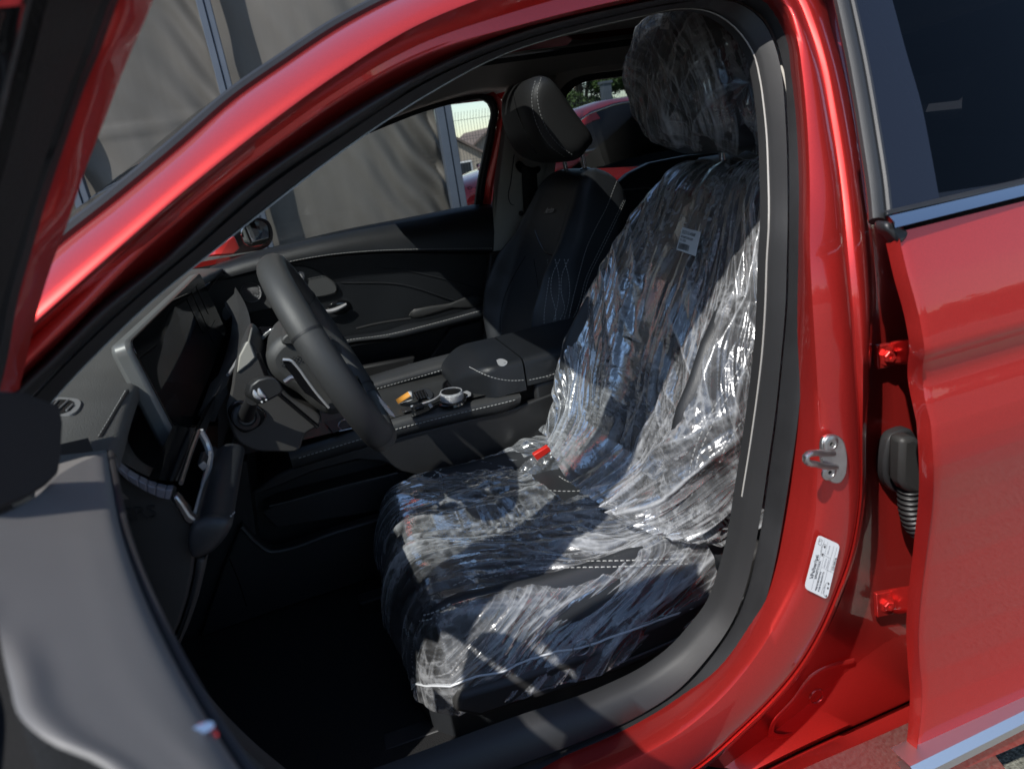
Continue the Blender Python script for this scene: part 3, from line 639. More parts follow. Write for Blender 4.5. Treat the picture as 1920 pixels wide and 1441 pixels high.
# thin wood behind the yard on the camera side, so the paint has a horizon to mirror
wd = MB(); rs = np.random.RandomState(5)
M['wood'] = mat('far_wood', (.045, .065, .022), .9, var=.4, vscale=.4)
V = []; F = []
for k in range(26000):
    a = rs.uniform(R(150), R(390)); rad = rs.uniform(42, 60); hh = 3.4+1.5*math.sin(a*9)+1.2*math.sin(a*23+1)+rs.normal()*.6
    c = Vector((math.cos(a)*rad, math.sin(a)*rad, rs.uniform(0, max(hh, 1)))); s = rs.uniform(.25, .7); p = Vector(rs.normal(size=3)).normalized(); q = p.orthogonal().normalized()
    j = len(V); V += [c-p*s, c+q*s*.6, c+p*s, c-q*s*.6]; F.append((j, j+1, j+2, j+3))
wd.add(V, F); mk('far_wood', wd, M['wood'], None, smooth=0, recalc=False, kind='stuff', label='belt of dark green trees behind the photographer, mirrored in the red paint', cat='wood')

# ---- parked cars
def parked(name, label, px, py, y, body, group, scale=1.0, flip=1, x=None, dz=0):
    q = P(px, py, 1, y) if x is None else Vector((x, y, 0)); z0 = gz(q.x, y)+dz; t = thing(name, label, 'car', (q.x, y, z0), group)
    st = [(-2.25, .30, .52, .55, .62), (-2.15, .24, .66, .74, .76), (-1.7, .20, .74, .84, .84), (-1.0, .18, .88, .95, .90), (-.55, .18, .93, .99, .91), (0, .18, .955, 1.0, .92), (.9, .18, .985, 1.02, .92), (1.5, .18, 1.0, 1.04, .91), (1.75, .2, 1.01, 1.06, .89), (2.05, .26, .98, 1.04, .84), (2.25, .34, .90, .96, .74), (2.3, .42, .80, .84, .66)]
    def W(x_, y_, z_): return Vector((q.x+flip*x_*scale, y+y_*scale, z0+z_*scale))
    fine = [tuple(np.interp(xx, [s[0] for s in st], [s[k] for s in st]) for k in range(5)) for xx in np.linspace(-2.25, 2.3, 46)]
    rows = []
    for xx, zb, zs, zt, w in fine:
        row = []
        for s, yy in ((-1, (0.86, .97, 1.0, .985, .97, .985, .95, .86, .5, 0)), (1, (.5, .86, .95, .985, .97, .985, 1.0, .97, .86))):
            zz = [zb, zb+.08, zb+(zs-zb)*.3, zb+(zs-zb)*.55, zb+(zs-zb)*.72, zb+(zs-zb)*.78, zs, zs+(zt-zs)*.5, zt-.005, zt]
            if s > 0: zz = zz[8::-1]
            row += [W(xx, s*w*a, c) for a, c in zip(yy, zz)]
        rows.append(row)
    mb = MB().grid(rows); mb.fan(rows[0]); mb.fan(rows[-1])
    bo = mk('body', mb, body, t, smooth=45)
    gs = [(-.95, .99, .99, .76), (-.35, 1.22, .99, .69), (.0, 1.40, 1.0, .62), (.35, 1.465, 1.0, .60), (.9, 1.47, 1.02, .60), (1.3, 1.42, 1.03, .60), (1.75, 1.22, 1.05, .64), (2.0, 1.06, 1.05, .68)]
    gf = [tuple(np.interp(xx, [s[0] for s in gs], [s[k] for s in gs]) for k in range(4)) for xx in np.linspace(-.95, 2.0, 31)]
    rows = []
    for xx, zr, zb, wr in gf:
        wb = np.interp(xx, [-.95, 0, 1.3, 2.0], [.80, .875, .875, .78])
        rows.append([W(xx, -wb, zb-.02), W(xx, -(wb+wr)/2-.01, (zb+zr)/2), W(xx, -wr-.01, zr-.045), W(xx, -wr+.10, zr), W(xx, 0, zr+.02), W(xx, wr-.10, zr), W(xx, wr+.01, zr-.045), W(xx, (wb+wr)/2+.01, (zb+zr)/2), W(xx, wb, zb-.02)])
    mk('glasshouse', MB().grid(rows), M['gloss'], bo, smooth=50)
    rr = [[r_[k]+Vector((0, (-.004 if k < 4 else .004), .004)) for k in (2, 3, 4, 5, 6)] for r_ in rows[2:]]
    mk('roof', MB().grid([r_ for r_ in rr]), body, bo, smooth=50)
    for s in (-1, 1):
        for (xa, xb, w_) in ((-.95, .05, .07), (.50, .56, .09), (1.45, 2.0, .16)):
            def side(xx, tt):
                k = np.interp(xx, np.linspace(-.95, 2.0, 31), range(31)); i = int(min(k, 29)); f = k-i
                L = lambda j: rows[i][j].lerp(rows[i+1][j], f)
                a, b_, c = (L(0), L(1), L(2)) if s < 0 else (L(8), L(7), L(6)); return (a.lerp(b_, tt*2) if tt < .5 else b_.lerp(c, tt*2-1))+Vector((0, s*.008, 0))
            if xa < 0: g = [[side(-.95+(1.05)*i/12-.0, .96), side(-.95+1.05*i/12+.02, .72)] for i in range(13)]
            elif xa > 1: g = [[side(1.45+.5*i/10, .96-i*.02), side(1.35+.55*i/10, .55-.04*i)] for i in range(11)]
            else: g = [[side(.50, .02), side(.57, .02)], [side(.54, .5), side(.62, .5)], [side(.58, .97), side(.66, .97)]]
            mk('window_pillar', MB().grid(g), M['gloss'] if xa > 0 and xa < 1 else body, bo)
        bl = [r_[0 if s < 0 else 8]+Vector((0, s*.012, .0)) for r_ in rows]
        mk('window_moulding', MB().tube(bl, .014*scale, 6), M['chrome'], bo)
        tl_ = [(r_[2 if s < 0 else 6])+Vector((0, s*.012, -.012)) for r_ in rows[2:28]]
        mk('window_moulding', MB().tube(tl_, .009*scale, 6), M['chrome'], bo)
        for xx in (.30, 1.30): mk('door_handle', MB().tube(cr([W(xx-.1, s*.915, .83), W(xx, s*.945, .835), W(xx+.1, s*.915, .84)], 8), .014, 8), M['chrome'], bo)
        mr = W(-.45, s*.99, 1.02); mk('door_mirror', MB().lathe(mr, (1, 0, 0), [(.03, -.09), (.075, -.05), (.085, .02), (.08, .05)], 14), body, bo)
        mk('headlight', MB().pillow([W(-2.16+.1*math.cos(a)-.0, s*(.62+.12*math.sin(a)), .70+.05*math.sin(2*a)*.2+.06*math.cos(a)) for a in np.linspace(0, 6.28, 14)[:-1]], (-1, 0, .3), .03, 4), M['chrome'], bo)
        for xx in (-1.38, 1.36):
            wh = mk('wheel', MB().lathe(W(xx, s*.80, .325), (0, s, 0), [(.20, -.1), (.30, -.11), (.325, -.08), (.325, .08), (.30, .11), (.215, .115)], 28), M['rubber'], bo)
            mk('rim', MB().lathe(W(xx, s*.80, .325), (0, s, 0), [(.21, .10), (.20, .06), (.06, .085), (.05, .10)], 10), M['brush'], wh)
M['red2'] = paint('other_red_paint', (.42, .012, .018), .3); M['whitep'] = mat('white_paint', (.75, .76, .77), .25, coat=1); M['bluep'] = mat('dark_blue_paint', (.03, .05, .085), .25, coat=1)
parked('parked_car', 'red sedan parked behind, seen through the rear passenger side window', 0, 0, 6.6, M['red2'], 'cars parked in the yard', x=3.25, dz=.04)
parked('parked_car', 'white car parked beyond the mesh fence by the grass', 0, 0, 14.5, M['whitep'], 'cars parked in the yard', x=6.0, dz=-.12)
parked('parked_car', 'dark blue car left of the white car beyond the fence', 0, 0, 17.5, M['bluep'], 'cars parked in the yard', x=5.2, dz=-.3)
M['pinkr'] = paint('raspberry_paint', (.50, .03, .09), .3)
parked('parked_car', 'raspberry red car, only its front seen low in the passenger window', 0, 0, 8.0, M['pinkr'], 'cars parked in the yard', x=4.3, dz=-.12)
# ================================================================== cabin shell
def V3(x, y, z): return Vector((x, y, z))
def zroof(x, y): return float(np.interp(x, [-.1, .1, .3, .6, 1.0, 1.4, 1.8, 2.1], [1.22, 1.275, 1.33, 1.36, 1.362, 1.335, 1.275, 1.18]))-.10*(abs(y)/.66)**3
SRX, SRY = (.46, 1.15), .36                      # sunroof opening
def fwd(x, y): return .08*max(0, 1-(y/.66)**2)*max(0, 1-max(0, x-.18)/.26)**2
def roofgrid(dz, ymax, x0, x1, ny=24, nx=44):
    X = sorted(set(list(np.linspace(x0, x1, nx))+list(SRX))); Y = sorted(set(list(np.linspace(-ymax, ymax, ny))+[-SRY, SRY]))
    V = [V3(x-fwd(x, y), y, zroof(x-fwd(x, y), y)+dz) for x in X for y in Y]; m = len(Y)
    F = [(i*m+j, i*m+j+1, (i+1)*m+j+1, (i+1)*m+j) for i in range(len(X)-1) for j in range(m-1) if not (SRX[0] <= X[i] < SRX[1] and -SRY <= Y[j] < SRY)]
    mb = MB(); mb.add(V, F); return mb
mb = roofgrid(.035, .66, .18, 2.1)
roof = mk('roof', mb, M['red'], car)
mk('sunroof_glass', MB().grid([[V3(x, y, zroof(x, y)+.037) for y in np.linspace(-SRY-.01, SRY+.01, 9)] for x in np.linspace(SRX[0]-.01, SRX[1]+.01, 9)]), glassmat('sunroof_tint', (.42, .44, .44)), roof)
# far roof rail line: top edge of the passenger side windows
rail = [(615, 278), (640, 266), (707, 238), (813, 198), (880, 180), (925, 178), (990, 158), (1070, 143), (1215, 132), (1440, 110), (1700, 80)]
K_ft = cr(px_ax(rail, 1, .655), 40)
rows = []
for k in range(15):
    t = k/14; row = []
    for p in K_ft:
        y = .655*(1-2*t); xx_ = p.x-fwd(p.x, y)*(1 if p.x > 0 else 0); zz = zroof(xx_, y)-.012
        w = min(1, max(0, (abs(y)-.40)/.255)); e = p.z if y > 0 else p.z+.01
        row.append(V3(xx_, y, zz*(1-w**1.6)+e*w**1.6))
    rows.append(row)
X = [p.x for p in K_ft]
mb = MB(); m_ = len(K_ft); V = [p for r in rows for p in r]
F = [(i*m_+j, i*m_+j+1, (i+1)*m_+j+1, (i+1)*m_+j) for i in range(14) for j in range(m_-1) if not (SRX[0]-.03 < (X[j]+X[j+1])/2 < SRX[1] and 3 <= i < 11)]
mb.add(V, F); mb.grid([[p for p in K_ft], [p+V3(0, .02, .004) for p in K_ft]])
liner = mk('headliner', mb, M['liner'], car, smooth=60)
# sunroof surround and its drawn blind, seen from below
fr = []
for r_, dz in ((0, -.010), (.012, -.024), (.03, -.018)):
    fr.append([V3(x, y, zroof(x, y)+dz) for x, y in [(SRX[0]-.03+r_, -SRY+r_), (SRX[1]-r_, -SRY+r_), (SRX[1]-r_, SRY-r_), (SRX[0]-.03+r_, SRY-r_)]])
mk('sunroof_frame', MB().grid([cr(f[:1]+f[1:], 4, False) if 0 else f for f in fr], cv=True), M['trim2'], liner, smooth=0, solid=.004)
mk('sunroof_blind', MB().grid([[V3(x, y, zroof(x, y)+.006) for y in np.linspace(-SRY, SRY, 7)] for x in np.linspace(.70, SRX[1], 6)]), M['liner'], liner)
gh = [P(858, 158, 1, .60), P(866, 146, 1, .585), P(884, 142, 1, .585), P(894, 149, 1, .60)]
mk('hook', MB().tube(cr(gh, 16), .010, 8), M['beige'], liner)
# windscreen between the two pillars
base = [p for p in K_ao if p.x < .17]; p0 = K_ao[0]; dd = (K_ao[0]-K_ao[12]).normalized()
base = [p0+dd*(.32-.08*i) for i in range(4)]+base
base = cr(base, 30); rows = []
for k in range(13):
    t = k/12; y = 1-2*t
    rows.append([V3(p.x-.16*(1-y*y)*(1-.35*i/29)+.012, p.y*y*1.0 if abs(y) < .999 else p.y*y, p.z+.03*(1-y*y)) for i, p in enumerate(base)])
mk('windscreen', MB().grid(rows), M['glass'], car, smooth=60)
mk('windscreen_pillar', MB().grid([[V3(p.x, -p.y, p.z) for p in K_ao], [V3(p.x, -p.y, p.z) for p in K_cr], [V3(p.x, -p.y-.03, p.z) for p in K_or], [V3(p.x+.02, -p.y-.05, p.z) for p in K_or]]), M['red'], car)
mk('pillar_cover', MB().grid([[V3(p.x+.012, -p.y-.01, p.z-.004) for p in K_ao][:150], [V3(p.x+.05, -p.y-.075, p.z-.01) for p in K_cr][:150], [V3(p.x+.01, -p.y-.06, p.z) for p in K_or][:150]]), M['beige'], car)
# bonnet, near wing, cowl
rows = []
for x, z in ((-.50, .965), (-.80, .955), (-1.2, .92), (-1.6, .84), (-1.85, .70), (-1.95, .5)):
    rows.append([V3(x-.14*(1-(y/.8)**2), y, z+.02*(1-(y/.8)**2)-.06*abs(y/.8)**6) for y in np.linspace(-.80, .80, 15)])
mk('bonnet', MB().grid(rows), M['red'], car)
for s in (-1, 1):
    mk('front_wing', MB().grid([[V3(x, s*(.80+a), z-.06+dz) for x, z in ((-.40, .965), (-.80, .955), (-1.2, .92), (-1.6, .84), (-1.85, .70))] for a, dz in ((0, 0), (.07, -.02), (.115, -.08), (.12, -.3), (.10, -.5))]), M['red'], car)
mk('cowl', MB().grid([[V3(-.50, y, .962) for y in (-.8, 0, .8)], [V3(-.70, y, .90) for y in (-.8, 0, .8)]]), M['trim2'], car)
# floor, bulkhead, near kick panel, rear closing
mk('floor_carpet', MB().grid([[V3(x, y, .30-.02*math.cos(y*4)+(.10 if x < -.55 else 0)+.004*float(pn(x*9, y*9))) for y in np.linspace(-.72, .78, 16)] for x in (-1.0, -.8, -.6, -.5, -.3, 0, .4, .8, 1.2, 1.8)]), M['carpet'], car)
mk('bulkhead', MB().grid([[V3(-.95, y, z) for y in (-.8, 0, .8)] for z in (.2, .6, .97)]), M['carpet'], car)
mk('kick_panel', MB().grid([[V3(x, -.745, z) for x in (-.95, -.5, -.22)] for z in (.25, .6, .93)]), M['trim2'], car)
mk('rear_bulkhead', MB().grid([[V3(1.98, y, z) for y in (-.85, 0, .85)] for z in (.2, .6, 1.02)]).grid([[V3(x, y, 1.02) for y in (-.85, 0, .85)] for x in (1.55, 2.0)]), M['trim2'], car)
mk('quarter_panel', MB().grid([[V3(1.5, -.9, z), V3(2.3, -.9, z)] for z in (.3, .7, 1.0)]).grid([[V3(1.45, -.86, 1.05), V3(2.3, -.86, 1.05)], [V3(1.40, -.68, 1.30), V3(2.1, -.68, 1.16)]]), M['red'], car)
mk('rear_window', MB().grid([[V3(1.75, y, 1.27-.08*abs(y)) for y in np.linspace(-.62, .62, 9)], [V3(2.1, y*1.08, 1.04) for y in np.linspace(-.62, .62, 9)]]), M['tint'], car)

# ------------------------------------------------------------------ far side: passenger door
YB = .74
pd_ = [(395, 500), (460, 478), (505, 466), (640, 433), (780, 406), (880, 386), (918, 379)]
K0 = cr(px_ax(pd_, 1, YB+.03), 60)                                              # belt at the glass
g_ = [(395, 530), (460, 512), (534, 494), (609, 481), (680, 475), (780, 473), (850, 474), (921, 475)]
K3 = cr(px_ax(g_, 1, YB-.02), 60)                                                # groove under the pad
K1 = [a.lerp(b, .12)+V3(0, -.035, .004) for a, b in zip(K0, K3)]; K2 = [a.lerp(b, .6)+V3(0, -.045, .004) for a, b in zip(K0, K3)]; K2b = [a.lerp(b, .92)+V3(0, -.03, 0) for a, b in zip(K0, K3)]
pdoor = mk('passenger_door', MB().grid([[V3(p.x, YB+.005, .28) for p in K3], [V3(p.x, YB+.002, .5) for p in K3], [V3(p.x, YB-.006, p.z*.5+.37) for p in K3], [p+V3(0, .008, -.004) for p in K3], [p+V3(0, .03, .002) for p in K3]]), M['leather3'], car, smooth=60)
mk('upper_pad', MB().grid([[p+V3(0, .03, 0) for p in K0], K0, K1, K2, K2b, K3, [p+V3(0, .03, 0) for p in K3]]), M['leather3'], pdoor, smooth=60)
bvd = bvh_of(pdoor)
def on_door(pts, h): return [P(a, b, 1, YB-h) for a, b in pts]
# pressed sweeping creases
for c in ([(600, 510), (720, 502), (820, 520), (912, 545)], [(640, 530), (760, 535), (840, 560), (905, 580)]):
    mk('crease', MB().tube(on_door(cr2(c, 24), .006), .003, 6, up=(0, 1, 0), flat=.7), M['leather3'], pdoor)
sp_ = [(385, 533), (450, 517), (534, 499), (563, 497), (590, 504), (615, 520), (633, 538), (633, 548), (622, 553), (588, 560), (545, 570), (505, 581), (461, 590), (420, 600), (385, 606)]
mk('speaker_panel', MB().prism(cr(on_door(sp_, .016), 70, True), (0, .02, 0)), mat('grey_panel', (.085, .087, .088), .42, bump=(1300, .2, .0004)), pdoor, bevel=.005)
c = P(471, 548, 1, YB-.018)
mb = MB().lathe(c, (0, -1, 0), [(.030, -.004), (.030, .004), (.0275, .006), (.0262, .002)], 36, caps=False)
spk = mk('speaker', mb, M['silver'], pdoor)
mk('speaker_grille', MB().lathe(c, (0, -1, 0), [(.0275, .002), (.022, .0045), (.012, .0065), (.001, .007)], 36), mat('mesh_metal', (.22, .22, .23), .28, metal=.6, bump=(2200, 1, .0008), vor=True), spk)
def badge(c0, s):
    pts = [(c0[0]-7*s, c0[1]+10*s), (c0[0]-8*s, c0[1]-2*s), (c0[0], c0[1]-12*s), (c0[0]+7*s, c0[1]-11*s), (c0[0]+9*s, c0[1]), (c0[0]+3*s, c0[1]+13*s), (c0[0]-2*s, c0[1]+16*s)]
    o = mk('seat_switch', MB().prism(cr(on_door(pts, .021), 30, True), (0, .006, 0)), M['silver'], pdoor, bevel=.001)
    i_ = [(c0[0]+(a-c0[0])*.62, c0[1]+(b-c0[1])*.62) for a, b in pts]
    mk('switch_rocker', MB().prism(cr(on_door(i_, .026), 30, True), (0, .006, 0)), M['silver'], o, bevel=.001)
badge((562, 521), 1); badge((425, 585), 1)
# door release: dished escutcheon and lever
c = P(636, 574, 1, YB-.006)
mb = MB().pillow(cr(on_door([(612, 580), (622, 566), (640, 562), (655, 566), (659, 576), (650, 585), (630, 588)], .004), 28, True), (0, -1, 0), .008, 5)
rel = mk('release_cup', mb, M['gloss'], pdoor)
mk('release_lever', MB().tube(cr(on_door([(604, 583), (620, 583), (638, 577), (650, 570)], .022), 14), [.004+.003*math.sin(i/13*3.1) for i in range(14)], 8), M['silver'], rel)
# armrest with a raised pad
ar_t = [(560, 655), (650, 631), (723, 620), (767, 606), (807, 600), (903, 572)]; ar_m = [(560, 662), (650, 637), (723, 627), (807, 607), (905, 580)]; ar_b = [(560, 676), (650, 648), (740, 637), (803, 622), (905, 596)]
T0 = cr(px_ax(ar_t, 1, YB-.02), 40); T1 = cr(px_ax(ar_m, 1, YB-.085), 40); T2 = cr(px_ax(ar_b, 1, YB-.085), 40)
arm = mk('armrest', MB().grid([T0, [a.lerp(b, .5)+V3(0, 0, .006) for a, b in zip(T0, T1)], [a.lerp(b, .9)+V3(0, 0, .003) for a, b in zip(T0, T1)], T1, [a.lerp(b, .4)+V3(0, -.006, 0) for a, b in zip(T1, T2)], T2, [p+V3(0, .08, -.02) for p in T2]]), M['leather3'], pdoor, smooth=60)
pad = [(766, 592), (772, 582), (790, 577), (840, 569), (898, 557), (904, 562), (904, 569), (850, 580), (800, 594), (775, 597)]
mk('armrest_pad', MB().pillow(cr(px_ax(pad, 1, YB-.045), 40, True), (0, -1, .35), .016, 6), M['leather2'], arm)
mk('pull_handle_rim', MB().tube(cr(px_ax([(668, 616), (700, 608), (740, 601), (770, 597)], 1, YB-.05), 16), .004, 8), M['trim2'], arm)
# lower pocket panel
lp_ = [(790, 695), (845, 614), (908, 600), (905, 640), (896, 672)]
mk('lower_panel', MB().prism(px_ax(lp_, 1, YB-.02), (0, .02, 0)), M['trim'], pdoor, bevel=.006)
mk('map_pocket', MB().prism(px_ax([(620, 760), (660, 690), (780, 668), (775, 705)], 1, YB-.06), (0, .03, 0)), M['trim2'], pdoor, bevel=.008)
st = MB()
stitches(st, [(p+V3(0, -.0008, 0), V3(0, -1, .3)) for p in [a.lerp(b, .88)+V3(0, -.034, 0) for a, b in zip(K0, K3)][14:]], .006, .003, .0008)
bva = bvh_of(arm)
stitches(st, project(bva, [(600, 650), (650, 638), (723, 628), (807, 608), (902, 582)], 60), .006, .003, .0008)
mk('stitching', st, M['thread'], pdoor, smooth=0, kind='stuff', recalc=False)
# window frame: black seal, red frame, glass
K_w = px_side([(0, 0)], 0)
wf = [(918, 380), (921, 340), (927, 290), (931, 240), (932, 205), (925, 186), (910, 179)]
Yt = lambda z: .77-.20*max(0, z-.95)/.3*1.0
def PY(px, py, f):
    d = ray(px, py); lo, hi = .5, 6
    for _ in range(40):
        m = (lo+hi)/2; q = CAM+d*m
        if q.y > f(q.z): hi = m
        else: lo = m
    return CAM+d*hi
wa = cr([PY(a, b, Yt) for a, b in [(893, 384), (899, 340), (909, 290), (919, 240), (924, 205), (917, 191), (905, 185), (880, 188), (813, 204), (707, 244), (600, 292), (500, 345)]], 60)
wb_ = cr([PY(a, b, Yt) for a, b in [(905, 384), (911, 340), (921, 290), (930, 240), (934, 202), (927, 184), (912, 177), (880, 179), (813, 195), (707, 234), (600, 283), (500, 335)]], 60)
mk('window_seal', MB().grid([[p+V3(0, .03, 0) for p in wa], wa, [a.lerp(b, .5)+V3(0, -.006, 0) for a, b in zip(wa, wb_)], wb_, [p+V3(0, .02, 0) for p in wb_]]), M['rubber'], pdoor, smooth=70)
wc = cr([PY(a, b, lambda z: Yt(z)-.012) for a, b in [(917, 470), (921, 384), (926, 340), (934, 290), (941, 240), (944, 205), (938, 184), (925, 172)]], 30)
wd_ = cr([PY(a, b, Yt) for a, b in [(900, 470), (905, 384), (911, 340), (921, 290), (930, 240), (934, 202), (927, 184), (912, 177)]], 30)
mk('window_frame', MB().grid([wd_, [a.lerp(b, .5)+V3(0, -.004, 0) for a, b in zip(wd_, wc)], wc, [p+V3(0, .05, 0) for p in wc]]), M['red'], pdoor, smooth=60)
gz_ = [V3(-.75, .80, .93), V3(.62, .80, .96), V3(.66, .585, 1.26), V3(.20, .60, 1.23), V3(-.2, .68, 1.08)]
gg = [PY(a, b, lambda z: Yt(z)+.012) for a, b in [(400, 500), (505, 470), (640, 438), (780, 410), (908, 384), (913, 340), (923, 290), (932, 240), (934, 202), (920, 184), (880, 182), (813, 198), (707, 237), (600, 286), (500, 338)]]
mk('window_pane', MB().fan(gg), M['glass'], pdoor, smooth=0)
# etched marks in the corner of the passenger pane
tx = P(905, 352, 1, .78)-P(868, 360, 1, .78); tv = V3(0, .0, 1)
def etch(s, px, py, size, **k): return text('etched_mark', s, size, PY(px, py, Yt), tx, tv, M['ink'], pdoor, **k)
for i, (s, px, py, sz) in enumerate((('T', 890, 356, .010), ('43R-00137', 879, 362, .0075), ('AS2 M8', 879, 367, .0065), ('TEMPERED', 879, 372, .006), ('CCC E006', 879, 377, .006))): etch(s, px, py, sz)
mb = MB().tube([PY(a, b, Yt) for a, b in cr2([(877, 353), (880, 350), (885, 352), (882, 356)], 16, True)], .0007, 5, closed=True); mb.tube([PY(876, 351, Yt), PY(881, 354, Yt), PY(886, 350, Yt)], .0007, 5)
mk('etched_mark', mb, M['ink'], pdoor, recalc=False)
# ------------------------------------------------------------------ far B pillar, seat belt, rear door
bp_ = [(946, 270), (938, 330), (930, 400), (918, 466), (905, 660), (985, 660), (1010, 520), (1018, 420), (1036, 330), (1050, 250), (1010, 180), (955, 200)]
up = [(950, 215), (946, 270), (938, 330), (930, 400), (920, 470), (965, 463), (1016, 452), (1030, 395), (1040, 330), (1048, 250), (1040, 190)]
def pgrid(left, right, f, n=14, bulge=.006):
    L_, R_ = cr([PY(a, b, f) for a, b in left], n), cr([PY(a, b, f) for a, b in right], n)
    cols = [[p+V3(0, .05, 0) for p in L_], [p+V3(0, .006, 0) for p in L_]]+[[p.lerp(q, t)+V3(0, -bulge*math.sin(math.pi*t), 0) for p, q in zip(L_, R_)] for t in (.06, .2, .4, .6, .8, .94)]+[[p+V3(0, .006, 0) for p in R_], [p+V3(0, .05, 0) for p in R_]]
    return MB().grid(cols)
PF1 = lambda z: .705-.16*max(0, z-.95)/.3
bpil = mk('center_pillar', pgrid([(952, 190), (950, 215), (946, 270), (938, 330), (930, 400), (919, 472)], [(1036, 180), (1042, 200), (1048, 250), (1040, 330), (1030, 395), (1016, 455)], PF1), M['beige'], car, smooth=50)
lowp = [(919, 473), (905, 640), (900, 680), (1000, 680), (1010, 560), (1016, 455), (966, 466)]
mk('lower_pillar_cover', MB().prism(px_ax(lowp, 1, .702), (0, .05, 0)), M['trim'], bpil, bevel=.006)
fil = [(918, 480), (930, 330), (938, 260), (944, 185), (960, 150), (1005, 132), (1080, 128), (1082, 152), (1060, 166), (1046, 200), (1032, 270), (1022, 345), (1016, 470)]
mk('pillar_backing', MB().prism([PY(a, b, lambda z: .752-.16*max(0, z-.95)/.3) for a, b in fil], (0, .02, 0)), M['beige'], bpil)
plt = [(964, 290), (958, 340), (955, 375), (957, 382), (975, 378), (1012, 374), (1022, 330), (1034, 290), (1036, 270)]
mk('belt_plate', pgrid([(968, 270), (964, 290), (958, 340), (955, 375), (962, 382)], [(1038, 255), (1036, 275), (1022, 330), (1013, 370), (1006, 376)], lambda z: PF1(z)-.009, 12, .004), M['beige'], bpil, smooth=50)
mk('plate_gap', MB().tube(cr([PY(a, b, lambda z: PF1(z)-.010) for a, b in [(964, 290), (958, 340), (954, 374), (958, 383), (980, 379), (1012, 374)]], 30), .0014, 6), M['rubber'], bpil)
slot = [(968, 306), (972, 302), (985, 310), (1000, 314), (1012, 312), (1014, 317), (1008, 325), (990, 328), (974, 322)]
mk('belt_slot', MB().prism(cr([PY(a, b, lambda z: .684-.16*max(0, z-.95)/.3) for a, b in slot], 30, True), (0, .006, 0)), M['gloss'], bpil)
wbm = [PY(a, b, lambda z: .676-.15*max(0, z-.95)/.3) for a, b in ((978, 312), (980, 360), (984, 420), (990, 480), (993, 560), (990, 640))]; wbn = [PY(a, b, lambda z: .676-.15*max(0, z-.95)/.3) for a, b in ((1006, 318), (1008, 360), (1009, 420), (1013, 480), (1016, 560), (1016, 640))]
belt = mk('seat_belt', MB().grid([cr(wbm, 20), cr(wbn, 20)]), mat('belt_webbing', (.012, .012, .013), .7, bump=(1500, .5, .0005)), car, solid=.0015)
mk('belt_stop', MB().lathe(P(977, 400, 1, .672), (0, -1, 0), [(.008, 0), (.008, .003), (.005, .005)], 14), M['trim2'], belt)
rd = [(1150, 352), (1165, 338), (1180, 325), (1220, 305), (1290, 291), (1440, 275), (1440, 500), (1100, 560)]
rdoor = mk('far_rear_door', MB().prism(px_ax(rd, 1, .72), (0, .04, 0)), M['leather'], car, bevel=.008)
mk('trim_seam', MB().tube(cr(px_ax([(1150, 357), (1220, 353), (1290, 352), (1440, 340)], 1, .717), 16), .002, 6), M['brush'], rdoor)
# upper frame behind the rear passenger window and its tinted pane
ra = cr([PY(a, b, Yt) for a, b in [(1022, 345), (1030, 320), (1043, 250), (1055, 200), (1066, 175), (1082, 160), (1105, 152), (1150, 145), (1215, 137), (1300, 126), (1440, 110)]], 40)
rb = cr([PY(a, b, Yt) for a, b in [(1015, 345), (1020, 320), (1028, 250), (1038, 195), (1052, 165), (1074, 148), (1100, 140), (1150, 133), (1215, 125), (1300, 114), (1440, 98)]], 40)
mk('window_seal', MB().grid([[p+V3(0, .03, 0) for p in ra], ra, rb, [p+V3(0, .03, 0) for p in rb]]), M['trim'], rdoor)
gp = [PY(a, b, lambda z: Yt(z)+.012) for a, b in [(1022, 350), (1030, 320), (1043, 250), (1055, 200), (1066, 175), (1082, 160), (1105, 152), (1150, 145), (1215, 137), (1300, 126), (1440, 110), (1440, 300), (1290, 297), (1200, 312), (1150, 350)]]
mk('window_pane', MB().fan(gp), glassmat('privacy_glass', (.50, .53, .52)), rdoor, smooth=0)
mk('headliner_edge', MB().grid([[p+V3(0, -.004, 0) for p in rb], [V3(p.x, p.y-.02, p.z+.05) for p in rb], [V3(p.x, p.y-.08, p.z+.10) for p in rb]]), M['liner'], liner)
mk('far_body_side', MB().grid([[V3(x, .88, z) for x in (-.6, .5, 2.0)] for z in (.2, .6, .92)]), M['red'], car)
mk('far_kick_panel', MB().grid([[V3(x, .775, z) for x in (-.95, -.4, 2.0)] for z in (.25, .6, .915)]), M['trim2'], car)
# ------------------------------------------------------------------ far door mirror
mc = P(478, 432, 1, 1.0)
mir = [(440, 440), (447, 420), (462, 410), (483, 408), (503, 414), (511, 430), (511, 450), (500, 464), (478, 470), (452, 462)]
mirror = mk('far_mirror', MB().prism(cr(px_ax(mir, 1, 1.0), 36, True), (-.09, .02, 0)), M['gloss'], car, bevel=.010)
gl = [(450, 442), (454, 424), (466, 415), (482, 414), (495, 420), (500, 436), (498, 452), (486, 461), (468, 463), (455, 456)]
q = cr(px_ax(gl, 1, 1.0), 36, True); q = [p+V3(.006, -.003, 0) for p in q]
mk('mirror_glass', MB().prism(q, (-.003, .001, 0)), mat('mirror', (.85, .87, .88), .01, metal=1), mirror, smooth=20)
mk('mirror_foot', MB().prism(px_ax([(405, 480), (412, 455), (440, 440), (452, 466), (440, 478)], 1, .95), (-.05, .03, 0)), M['red'], mirror, bevel=.006)

